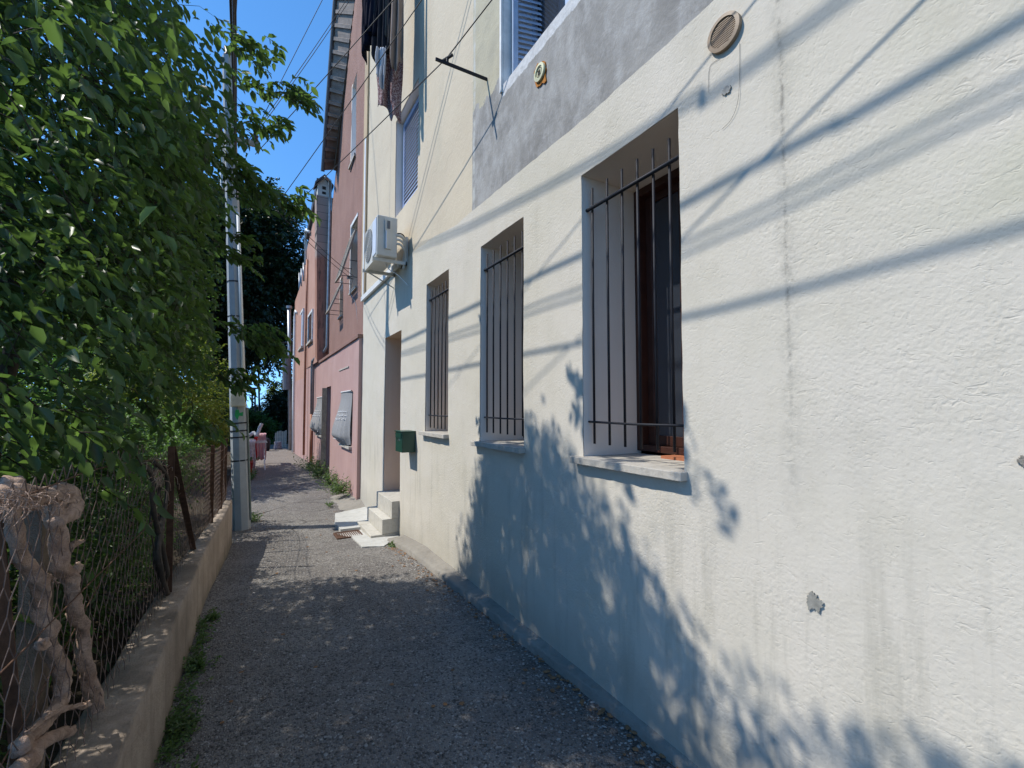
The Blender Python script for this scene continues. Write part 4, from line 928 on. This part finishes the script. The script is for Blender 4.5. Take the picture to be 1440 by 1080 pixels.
# ------------------------------------------------------------------ foliage
TR = np.array(TRAVEL)
def leafset(name, P, D, Nn, L, Wd, mat, parent=None, curl=.15, **k):
    """P base, D direction, Nn rough normal"""
    P = np.asarray(P); D = D/np.linalg.norm(D, axis=1, keepdims=True); Sd = np.cross(D, Nn); Sd /= np.linalg.norm(Sd, axis=1, keepdims=True)+1e-9; Nn = np.cross(Sd, D)
    L = L[:, None]; Wd = Wd[:, None]; n = len(P); c = curl
    v0 = P; tip = P+D*L-Nn*L*c; m1 = P+D*L*.30; m2 = P+D*L*.68-Nn*L*c*.4; f = Nn*Wd*.25
    V = np.stack([v0, m1+Sd*Wd*.5+f, m2+Sd*Wd*.42+f, tip, m2-Sd*Wd*.42+f, m1-Sd*Wd*.5+f], 1).reshape(-1, 3)
    b = (np.arange(n)*6)[:, None]; F = np.concatenate([b+np.array([0, 1, 2, 3]), b+np.array([0, 3, 4, 5])], 1).reshape(-1, 4)
    me = bpy.data.meshes.new(name); me.vertices.add(len(V)); me.vertices.foreach_set('co', V.astype(np.float32).ravel())
    me.loops.add(F.size); me.loops.foreach_set('vertex_index', F.astype(np.int32).ravel())
    me.polygons.add(len(F)); me.polygons.foreach_set('loop_start', np.arange(0, F.size, 4, dtype=np.int32)); me.update(calc_edges=True)
    r = np.repeat(rng.random(n), 6).astype(np.float32); a = me.attributes.new('rnd', 'FLOAT', 'POINT'); a.data.foreach_set('value', r)
    return link(name, me, mat, parent, **k)
def twigs(starts, dirs, lens, nl, droop, leafL, leafW, jit=.35, accept=None):
    """vectorised leafy twigs: returns leaf arrays and twig polylines"""
    n = len(starts); T = np.linspace(.08, 1, nl); P = []; D = []; lines = []
    dirs = dirs/np.linalg.norm(dirs, axis=1, keepdims=True)
    side = np.cross(dirs, np.array([0, 0, 1.])+rng.normal(0, .15, (n, 3))); side /= np.linalg.norm(side, axis=1, keepdims=True)
    path = lambda t: starts+dirs*(lens*t)[:, None]+np.array([0, 0, -1.])*(droop*lens*t*t)[:, None]
    for i, t in enumerate(T):
        p = path(np.full(n, t)); tang = dirs+np.array([0, 0, -1.])*(2*droop*t)[:, None] if np.ndim(droop) else dirs+np.array([0, 0, -2*droop*t])
        s = side*(1 if i % 2 else -1)*(0.9 if i < nl-1 else .1)
        P.append(p); D.append(tang*.75+s+rng.normal(0, jit, (n, 3))+np.array([0, 0, -.25]))
    P = np.concatenate(P); D = np.concatenate(D)
    N = np.tile(np.array([0, 0, 1.]), (len(P), 1))+rng.normal(0, .45, (len(P), 3))
    keep = np.ones(len(P), bool) if accept is None else accept(P)
    P, D, N = P[keep], D[keep], N[keep]; m = len(P)
    L = rng.uniform(.55, 1.4, m)*leafL; W_ = L*leafW*rng.uniform(.85, 1.1, m)
    lines = [path(np.full(n, t)) for t in (0, .35, .7, 1)]
    return P, D, N, L, W_, np.stack(lines, 1)
def twigmesh(name, lines, r, mat, parent):
    n = len(lines); V = []; offs = [np.array([1, 0, 0.]), np.array([-.5, .0, .87]), np.array([-.5, 0, -.87])]
    for i in range(4):
        for o in offs: V.append(lines[:, i]+(o*r*(1-.22*i)))
    V = np.stack(V, 1).reshape(-1, 3); F = []
    b = (np.arange(n)*12)[:, None]
    for i in range(3):
        for q in range(3): F.append(b+np.array([i*3+q, i*3+(q+1) % 3, i*3+3+(q+1) % 3, i*3+3+q]))
    npmesh(name, V, np.concatenate(F), mat, parent)
TOPY = [-3, 0, 1.36, 1.66, 1.94, 2.33, 2.74, 3.7, 4.5, 4.8, 4.95, 5.05, 5.1]; TOPZ = [3.3, 3.5, 3.6, 3.55, 3.35, 3.45, 3.85, 4.5, 4.1, 3.4, 2.4, 1.5, .8]
def canopy_ok(P, slack=0.):
    x, y, z = P[:, 0], P[:, 1], P[:, 2]; k = -.5-x
    ye = y-.4*k; ze = z-1.34*k
    q = lambda f, o: np.sin(x*f+o)*np.sin(y*f*1.1+2*o)+np.sin(z*f*.9+o)*np.cos(x*f*.7+1.3)
    rg = .16*q(6.3, .4)+.10*q(15., 1.9)+.05*q(37., .7); ye2 = ye+rg*.9+.08
    top = np.interp(ye2, TOPY, TOPZ)+rg*.5; ok = (ze < top+slack) & (ye2 < 5.2) & ((q(7.1, 2.2)+.6*q(17., .3)) > -.85)
    xm = np.interp(z, [1.2, 1.6, 2.1, 2.6, 3.0, 3.4, 4.1, 4.6, 5.5], [-.5, -.40, -.28, -.30, -.26, -.12, -.08, -.45, -1.0])
    ok &= x < xm+slack*.5
    low = np.interp(x, [-4, -1.2, -.5, 0], [1.1, 1.2, 1.45, 1.5]); low = np.where(y > 3.0, np.maximum(low, 1.72+.6*rg+.25*(x < -1.)), low); ok &= z > low
    ok &= (x**2+y**2+(z-1.6)**2 > 1.9**2)
    return ok
def vr(n, a, b): return rng.uniform(a, b, n)
tr = thing('broadleaf_tree', 'big dark green broadleaf tree leaning over the fence at the left of the alley', 'tree', (-1.5, 3.2, .1))
m = MB()
def limb(pts, r0, r1, m=m, n=9):
    P = catmull(pts, 6); k = len(P); m.tube(P, 0, n, rad=[r0+(r1-r0)*i/(k-1) for i in range(k)], jit=.2)
limb([(-1.5, 3.2, 0), (-1.45, 3.1, 1.2), (-1.3, 2.9, 2.4), (-1.1, 2.8, 3.6), (-1.0, 2.9, 4.6)], .10, .03)
limb([(-1.4, 3.0, 1.4), (-1.1, 3.5, 2.4), (-.7, 3.9, 3.4), (-.35, 4.1, 4.0)], .05, .012); limb([(-1.35, 2.9, 2.0), (-1.0, 2.1, 2.8), (-.7, 1.5, 3.4), (-.5, 1.0, 3.8)], .05, .012)
limb([(-1.3, 2.9, 2.4), (-.8, 3.2, 2.7), (-.4, 3.5, 2.9)], .03, .008); limb([(-1.6, 4.6, 0), (-1.5, 4.4, 1.5), (-1.2, 4.2, 3.0), (-1.1, 4.1, 4.2)], .07, .02)
limb([(-1.9, 1.4, 0), (-1.7, 1.3, 1.5), (-1.3, 1.0, 3.0), (-1.0, .7, 4.2)], .07, .02)
m.build('trunk', M['bark_dark'], tr, smooth=True)
# clumps
blobs = []
tries = 0
while len(blobs) < 560 and tries < 60000:
    tries += 1
    c = np.array([rng.uniform(-3.0, 0), rng.uniform(-2.2, 6.3), rng.uniform(1.3, 7)])
    ye_ = c[1]-.4*(-.5-c[0])
    if rng.random() < (.60 if ye_ < 2.3 else .10)+(.38 if c[0] < -1.3 else 0): continue
    if canopy_ok(c[None], -.12)[0]: blobs.append(c)
blobs = np.array(blobs); nt_ = 12
cen = np.repeat(blobs, nt_, 0); n = len(cen)
st_ = cen+rng.normal(0, .17, (n, 3)); dr = rng.normal(0, .45, (n, 3))+np.array([.75, .15, .10])
ln = vr(n, .25, .6)
P, D, N, L, W_, lines = twigs(st_, dr, ln, 12, .6, .060, .45, accept=lambda P: canopy_ok(P, .05))
# loose sprigs that reach out of the canopy
sp = []
def sprig(a, b, k, spread=.06, ll=.4):
    a, b = np.array(a), np.array(b)
    for i in range(k):
        t = rng.random()**.7; p = a+(b-a)*t+rng.normal(0, spread, 3); sp.append((p, (b-a)/np.linalg.norm(b-a)+rng.normal(0, .25, 3), ll*rng.uniform(.5, 1)*(1.1-.5*t)))
def tsp(p0, p1, Y, k, spread=.05, ll=.28): sprig(tuple(ay(*p0, Y)), tuple(ay(*p1, Y+.15)), k, spread, ll)
tsp((290, 45), (372, 72), 3.8, 16); tsp((320, 110), (418, 132), 3.8, 22); tsp((310, 155), (378, 176), 3.8, 16); tsp((290, 215), (350, 245), 3.7, 20)
tsp((300, 262), (415, 280), 3.9, 24); tsp((290, 330), (335, 345), 3.9, 14); tsp((290, 440), (378, 478), 4.2, 30); tsp((290, 520), (345, 530), 4.2, 18)
sprig((-.6, 2.6, 4.2), (-.25, 3.0, 4.4), 12, .07, .3); sprig((-.6, 3.2, 1.75), (-.28, 3.7, 1.50), 18, .08, .3); sprig((-.8, 1.9, 1.7), (-.5, 2.1, 1.5), 18, .10, .3)
sprig((-.55, 2.2, 4.1), (-.3, 2.3, 4.25), 8, .06, .3)
sp_s = np.array([s[0] for s in sp]); sp_d = np.array([s[1] for s in sp]); sp_l = np.array([s[2] for s in sp])
P2, D2, N2, L2, W2, lines2 = twigs(sp_s, sp_d, sp_l, 9, .35, .066, .48)
leafset('crown', np.concatenate([P, P2]), np.concatenate([D, D2]), np.concatenate([N, N2]), np.concatenate([L, L2]), np.concatenate([W_, W2]), M['leaf'], tr)
kl = canopy_ok(lines[:, 3], .1) & canopy_ok(lines[:, 0], .1)
twigmesh('twigs', np.concatenate([lines[kl][::2], lines2]), .0028, M['bark_dark'], tr)
print('tree leaves', len(P)+len(P2))

def shrub(name, lab, cat, c, r, nb, nt_, leafL, leafW, mat, tz=0., nl=9, ln=(.15, .4), trunk=.04, group=None, xmax=99, updir=.4, bark='bark_dark', shell=.45, jitter=.12):
    c = np.array(c, float); r = np.array(r, float)
    t = thing(name, lab, cat, (c[0], c[1], tz), group)
    d = rng.normal(0, 1, (nb, 3)); d /= np.linalg.norm(d, axis=1, keepdims=True); rad = rng.random(nb)**shell
    lump = np.array([1+.28*mnoise.noise(Vector(x*1.7+c)) for x in d]); bl = c+d*r*(rad*lump)[:, None]
    cen = np.repeat(bl, nt_, 0); n = len(cen); dd = np.repeat(d, nt_, 0)
    s = cen+rng.normal(0, 1, (n, 3))*r*jitter; dr = dd+rng.normal(0, .5, (n, 3))+np.array([0, 0, updir])
    P, D, N, L, W_, lines = twigs(s, dr, vr(n, *ln), nl, .25, leafL, leafW, accept=lambda P: (P[:, 2] > tz) & (P[:, 0] < xmax))
    leafset('crown', P, D, N, L, W_, mat, t)
    m = MB()
    for k in range(5 if trunk < .1 else 7):
        b = bl[rng.integers(nb)]; base = np.array([c[0], c[1], tz])+(0 if trunk > .1 else 1)*rng.normal(0, .1, 3)*np.array([1, 1, 0]); mid = (base*.5+b*.5); mid[:2] = base[:2]*.7+b[:2]*.3
        lm = catmull([base, mid, b], 5); q = len(lm); m.tube(lm, 0, 8, rad=[trunk*(1-.8*i/(q-1)) for i in range(q)], jit=.2)
    m.build('trunk', M[bark], t, smooth=True)
    return t
# hedge and garden shrubs behind the fence
HG = 'shrubs behind the fence'
shrub('garden_shrub', 'dark leafy shrub behind the nearest stretch of wire fence and the old vine', 'shrub', (-1.25, 2.1, .75), (.55, .8, .75), 60, 16, .055, .45, M['leaf'], .1, group=HG, xmax=-.60)
shrub('garden_shrub', 'dark leafy shrub behind the middle posts of the wire fence', 'shrub', (-1.05, 3.7, .8), (.5, .9, .75), 60, 15, .05, .45, M['leaf'], .1, group=HG, xmax=-.60)
shrub('garden_shrub', 'low shrub with small leaves at the foot of the leaning fence brace', 'shrub', (-.85, 5.1, .75), (.38, .8, .65), 60, 15, .035, .5, M['leaf_hedge'], .1, group=HG, xmax=-.60)
shrub('garden_shrub', 'pale green bushy shrub over the fence left of the concrete pole', 'shrub', (-1.30, 7.9, .95), (.55, 1.1, .62), 90, 18, .045, .5, M['leaf_hedge'], .0, group=HG)
shrub('garden_shrub', 'broad green shrub left of the pale bushy one', 'shrub', (-2.2, 6.6, 1.0), (.95, 1.3, .85), 90, 18, .05, .5, M['leaf_hedge'], 0, group=HG)
shrub('garden_shrub', 'deep dark thicket far left behind the fence', 'shrub', (-2.4, 3.6, 1.0), (.8, 2.4, 1.0), 130, 15, .06, .5, M['leaf'], .1, group=HG, xmax=-.60)
shrub('yellow_shrub', 'yellow green shrub standing behind the fence left of the pole', 'shrub', (-1.75, 12.2, 1.75), (1.25, 1.4, 1.45), 130, 22, .06, .55, M['leaf_yellow'], -.2, ln=(.2, .5))
shrub('garden_tree', 'light green small tree seen between branches left of the pole', 'tree', (-2.6, 14.5, 3.2), (1.5, 1.6, 1.8), 120, 20, .08, .5, M['leaf_mid'], -.2, trunk=.12, ln=(.3, .6))
shrub('evergreen_oak', 'huge dark evergreen oak filling the view behind the pole', 'tree', (-1.2, 27, 8.0), (4.3, 3.6, 4.6), 420, 26, .19, .55, M['leaf_oak'], -.6, trunk=.35, ln=(.6, 1.3), shell=.4, jitter=.09)
shrub('evergreen_oak', 'dark oak further left behind the leaning tree', 'tree', (-9.5, 27, 6.2), (4.2, 3.2, 5.0), 200, 22, .2, .55, M['leaf_oak'], -.6, trunk=.3, ln=(.6, 1.3), shell=.4, jitter=.09)
shrub('dark_bush', 'dark rounded bush at the end of the alley beside the orange houses', 'bush', (1.38, 26, 1.2), (.72, 1.0, 1.45), 90, 20, .11, .5, M['leaf_oak'], -.6, ln=(.2, .5), trunk=.1)
shrub('far_bush', 'green bush at the end of the alley behind the drying rack', 'bush', (-.1, 24.5, .45), (.9, 1.1, .85), 110, 20, .09, .5, M['leaf_mid'], -.5, ln=(.2, .45))
shrub('far_bush', 'darker green bush behind the pole at the far end', 'bush', (-1.9, 22.5, 1.2), (1.2, 1.3, 1.4), 110, 20, .1, .5, M['leaf_mid'], -.5, ln=(.2, .45))
shrub('far_tree', 'pale olive tree top above the dark bush near the flue pipe', 'tree', (3.1, 38, 2.6), (1.9, 1.6, 1.5), 80, 18, .14, .4, M['leaf_yellow'], -3, trunk=.15, ln=(.4, .8))
shrub('far_tree', 'dark low tree far away beyond the bushes', 'tree', (-.5, 52, -1.0), (4.0, 2.5, 2.2), 110, 18, .28, .5, M['leaf_oak'], -4, trunk=.2, ln=(.5, 1.))

# weeds
WD = 'weeds at the foot of the walls'
def weed(lab, x, y, z, r, h, n, leafL, mat=None):
    t = thing('weed', lab, 'weed', (x, y, z), WD)
    s = np.array([x, y, z])+np.stack([rng.normal(0, r*.55, n), rng.normal(0, r*.8, n), np.zeros(n)], 1); dr = rng.normal(0, .42, (n, 3)); dr[:, 2] = rng.uniform(.5, 1.4, n)
    P, D, N, L, W_, lines = twigs(s, dr, vr(n, .4, 1.)*h, 8, .12, leafL, .42)
    leafset('leaves', P, D, N, L, W_, mat or M['weed'], t); twigmesh('stems', lines, .002, M['weed'], t)
weed('bushy weed at the foot of the smooth pink wall below the nearer covered window', 1.50, 9.1, -.02, .17, .40, 60, .05)
weed('dark weed in front of the grey door of the pink house', 1.5, 10.6, -.08, .16, .42, 50, .05)
weed('weed beyond the grey door at the foot of the pink wall', 1.48, 12.1, -.1, .16, .5, 55, .06)
weed('grey green weed near the downpipe on the pink wall', 1.45, 13.6, -.1, .18, .5, 55, .06)
weed('tiny tuft on the edge of the paving by the pink house', 1.22, 8.5, -.1, .06, .07, 14, .03)
weed('bright little tuft below the mailbox', 1.50, 5.45, -.05, .04, .07, 14, .03)
weed('bright green clump at the foot of the garden wall in the lower left corner', -.25, 2.35, 0, .07, .11, 70, .026, M['leaf_hedge'])
weed('yellowish clump at the foot of the garden wall', -.255, 2.85, 0, .06, .08, 40, .022)
weed('small round clump at the foot of the garden wall above the yellowish one', -.25, 3.45, 0, .05, .09, 34, .024, M['leaf_hedge'])
weed('smallest clump at the foot of the garden wall', -.22, 4.2, -.0, .04, .06, 18, .024, M['leaf_hedge'])
weed('weeds around the base of the concrete pole', .06, 8.0, -.12, .06, .18, 24, .035)
weed('weed tuft beside the red planter', .02, 12.7, -.12, .12, .28, 36, .05, M['leaf_hedge'])
weed('nearest bright clump at the foot of the garden wall at the bottom edge', -.26, 1.95, 0, .06, .10, 46, .026, M['leaf_hedge'])

yv = rng.uniform(1.5, 4.6, 420); yv = yv[np.sin(yv*5.1)+.8*np.sin(yv*2.3+1)+rng.normal(0, .5, len(yv)) > -.2]; n_ = len(yv)
s_ = np.stack([np.array([kx(v) for v in yv])+.02+np.abs(rng.normal(0, .035, n_)), yv, np.zeros(n_)], 1); dr = rng.normal(0, .6, (n_, 3)); dr[:, 2] = rng.uniform(.3, 1.1, n_); dr[:, 0] += .3
P, D, N, L, W_, lines = twigs(s_, dr, vr(n_, .03, .09), 7, .2, .020, .5); tag(leafset('ground_cover', P, D, N, L, W_, M['leaf_hedge']), kind='stuff')
# ------------------------------------------------------------------ drying rack with laundry, planter
dk = thing('drying_rack', 'folding drying rack covered with pink and white laundry on the left of the far alley', 'drying rack', (.1, 15.0, -.12))
m = MB()
for x in (-.2, .36):
    m.tube([(x, 14.3, -.12), (x, 15.9, .62)], .012, 6); m.tube([(x, 15.9, -.12), (x, 14.3, .62)], .012, 6)
for y in np.linspace(14.2, 16.1, 9): m.tube([(-.24, y, .64), (.40, y, .64)], .006, 5)
m.build('frame', M['white_paint'], dk)
LG = 'cloths on the drying rack'
def drape(lab, x0, x1, y0, y1, zt, zf, zb, mat):
    """hung over rods that run across: long front drop towards the viewer at y0, back drop at y1"""
    V = []; a, b = 30, 20; L = (zt-zf)+(y1-y0)+(zt-zb)
    for j in range(b+1):
        x = x0+(x1-x0)*j/b
        for i in range(a+1):
            d_ = L*i/a; wv = .03*math.sin(j*1.1+1)
            if d_ < zt-zf: y, z = y0-.012+wv*(1-d_/(zt-zf)), zf+d_
            elif d_ < zt-zf+y1-y0: y, z = y0+d_-(zt-zf), zt+.02+.012*math.sin(d_*20+j)
            else: y, z = y1+.012, zt-(d_-(zt-zf)-(y1-y0))
            V.append((x+.012*math.sin(i*.5), y, z+.02*math.sin(j*.9)*(1 if i in (0, a) else .2)))
    n = a+1; F = [(j*n+i, j*n+i+1, (j+1)*n+i+1, (j+1)*n+i) for j in range(b) for i in range(a)]
    o = npmesh('draped_cloth', V, F, mat, smooth=True, loc=((x0+x1)/2, (y0+y1)/2, zt)); s_ = o.modifiers.new('solid', 'SOLIDIFY'); s_.thickness = .006; tag(o, lab, 'cloth', LG)
drape('white and pink printed sheet, nearest on the drying rack', -.24, .12, 14.2, 14.9, .66, -.03, .0, M['cl_rose'])
drape('red cloth in the middle of the drying rack', .08, .16, 15.0, 15.2, .72, .12, .15, M['cl_red'])
drape('salmon pink towel at the far side of the drying rack', .12, .40, 15.4, 16.1, .78, .06, .02, M['cl_pink'])
m = MB(); q = Vector((.15, 15.2, .78)); m.tube(catmull([q+Vector((-.2, 0, 0)), q+Vector((-.08, .1, .08)), q, q+Vector((.06, .1, .20)), q+Vector((.12, .15, .34))]), 0, 8, rad=None or [.05]*21)
tag(m.build('rolled_cloth', M['cl_white'], smooth=True), 'white rolled cloth lying on top of the drying rack', 'cloth', LG)
pr = thing('red_planter', 'red planter box with plants beside the drying rack', 'planter', (-.1, 13.6, -.12))
m = MB(); m.hexa([(-.26, 13.3, -.12), (.03, 13.3, -.12), (.03, 13.9, -.12), (-.26, 13.9, -.12)], [(-.30, 13.25, .22), (.07, 13.25, .22), (.07, 13.95, .22), (-.30, 13.95, .22)]); m.build('box', M['red_crate'], pr, bevel=.01)
s = np.array([-.12, 13.6, .2])+rng.normal(0, .1, (40, 3))*np.array([1, 1.6, .1]); dr = rng.normal(0, .5, (40, 3)); dr[:, 2] = 1
P, D, N, L, W_, lines = twigs(s, dr, vr(40, .1, .25), 7, .2, .05, .5); leafset('plant', P, D, N, L, W_, M['leaf_mid'], pr)
# far end: pale paling gate, dark round thing, small pot
gt_ = thing('paling_gate', 'pale weathered paling gate at the end of the alley', 'gate', (1.1, 22, -.35))
m = MB(); xx = .90
while xx < 1.30:
    w_ = random.uniform(.045, .07); m.box(xx, xx+w_, 22, 22.03, -.33, .56+random.uniform(-.05, .07)); xx += w_+.012
m.build('palings', M['paling'], gt_)
m = MB(); m.box(.88, 1.33, 22.032, 22.06, -.1, -.03); m.box(.88, 1.33, 22.032, 22.06, .3, .37); m.build('rail', M['wood_old'], gt_)
def lathe(name, c, prof, mat, lab, cat, n=20):
    m = MB(); V = []; 
    for r_, z in prof:
        for k in range(n): a = 2*math.pi*k/n; V.append((c[0]+r_*math.cos(a), c[1]+r_*math.sin(a), c[2]+z))
    F = [(j*n+k, j*n+(k+1) % n, (j+1)*n+(k+1) % n, (j+1)*n+k) for j in range(len(prof)-1) for k in range(n)]; m.add(V, F); return tag(m.build(name, mat, smooth=True, loc=c), lab, cat)
lathe('cloth_bundle', (.98, 21.2, -.15), [(0, 0), (.13, .01), (.16, .10), (.13, .26), (.15, .33), (.10, .34), (0, .33)], simple('speckled_grey', (.26, .25, .30), .8, 0, .6, 40), 'grey speckled sack standing in front of the paling gate', 'sack')
lathe('black_bin', (.52, 20.6, -.15), [(0, 0), (.13, .0), (.16, .25), (.17, .42), (.13, .50), (.05, .55), (0, .56)], M['iron'], 'dark round bin at the end of the alley beside the drying rack', 'bin')
# far poles
p1, p2 = ay(363.5, 520, 30), ay(366, 640, 30); m = MB(); m.tube([p2, p1+Vector((-.1, 0, 2.5))], .05, 8); m.tube([ay(363, 554, 30), ay(369, 554, 30)], .025, 6)
tag(m.build('thin_pole', M['iron']), 'thin dark pole rising at the far end of the alley', 'pole')
tw = thing('lattice_pole', 'dark lattice pylon far beyond the end of the alley', 'pylon', ay(356, 640, 45))
a, b = ay(356.5, 546, 45), ay(357.5, 640, 45); m = MB(); hw = .16
for dx in (-hw, hw): m.tube([a+Vector((dx*.6, 0, 0)), b+Vector((dx, 0, 0))], .07, 6)
m.build('leg', M['iron'], tw); m = MB()
for k in range(16):
    t0, t1 = k/16, (k+1)/16; s0 = -1 if k % 2 else 1; m.tube([a.lerp(b, t0)+Vector((s0*hw*.7, 0, 0)), a.lerp(b, t1)+Vector((-s0*hw*.8, 0, 0))], .05, 5)
m.build('lattice', M['iron'], tw); m = MB(); m.tube([a+Vector((-.35, 0, 0)), a+Vector((.35, 0, 0))], .07, 6); m.build('crossarm', M['iron'], tw)
m = MB(); m.tube([ay(363, 590, 28), ay(362, 632, 28)], .13, 8); tag(m.build('short_post', M['pole']), 'pale green grey concrete post among the far bushes', 'post')

# ------------------------------------------------------------------ litter
def litter(name, mat, pts, s0, s1, flat):
    V = []; F = []
    for x, y, z in pts:
        s = random.uniform(s0, s1); k = len(V); a = random.random()*6.28
        for q in range(5):
            an = a+q*1.257; V.append((x+s*math.cos(an)*random.uniform(.6, 1.1), y+s*math.sin(an)*random.uniform(.6, 1.1), z+random.uniform(0, .3)*s*flat))
        V.append((x, y, z+s*flat*random.uniform(.5, 1)))
        for q in range(5): F.append((k+q, k+(q+1) % 5, k+5))
    return tag(npmesh(name, V, F, mat, nper=3), kind='stuff')
pts = []
for _ in range(900):
    y = random.uniform(1.2, 5.6); x = strip_out(y)-abs(random.gauss(0, .10))-.01; pts.append((x, y, zg(y)+.001-.02*max(0, x-1.35)))
for _ in range(450):
    y = random.uniform(1.5, 7); x = kx(y)+abs(random.gauss(0, .06))+.02; pts.append((x, y, zg(y)+.001))
for _ in range(1500):
    y = random.uniform(1.2, 7); pts.append((random.uniform(-.2, 1.5), y, zg(y)+.001))
litter('gravel', M['stone'], pts, .003, .012, .8)
pts = []
for _ in range(170):
    y = random.uniform(1.4, 5.9); x = strip_out(y)-abs(random.gauss(0, .08)); pts.append((x, y, zg(y)+.004))
for _ in range(60):
    y = random.uniform(1.4, 9); pts.append((random.uniform(-.25, 1.5), y, zg(y)+.004))
litter('dry_leaves', M['dry'], pts, .008, .02, .35)
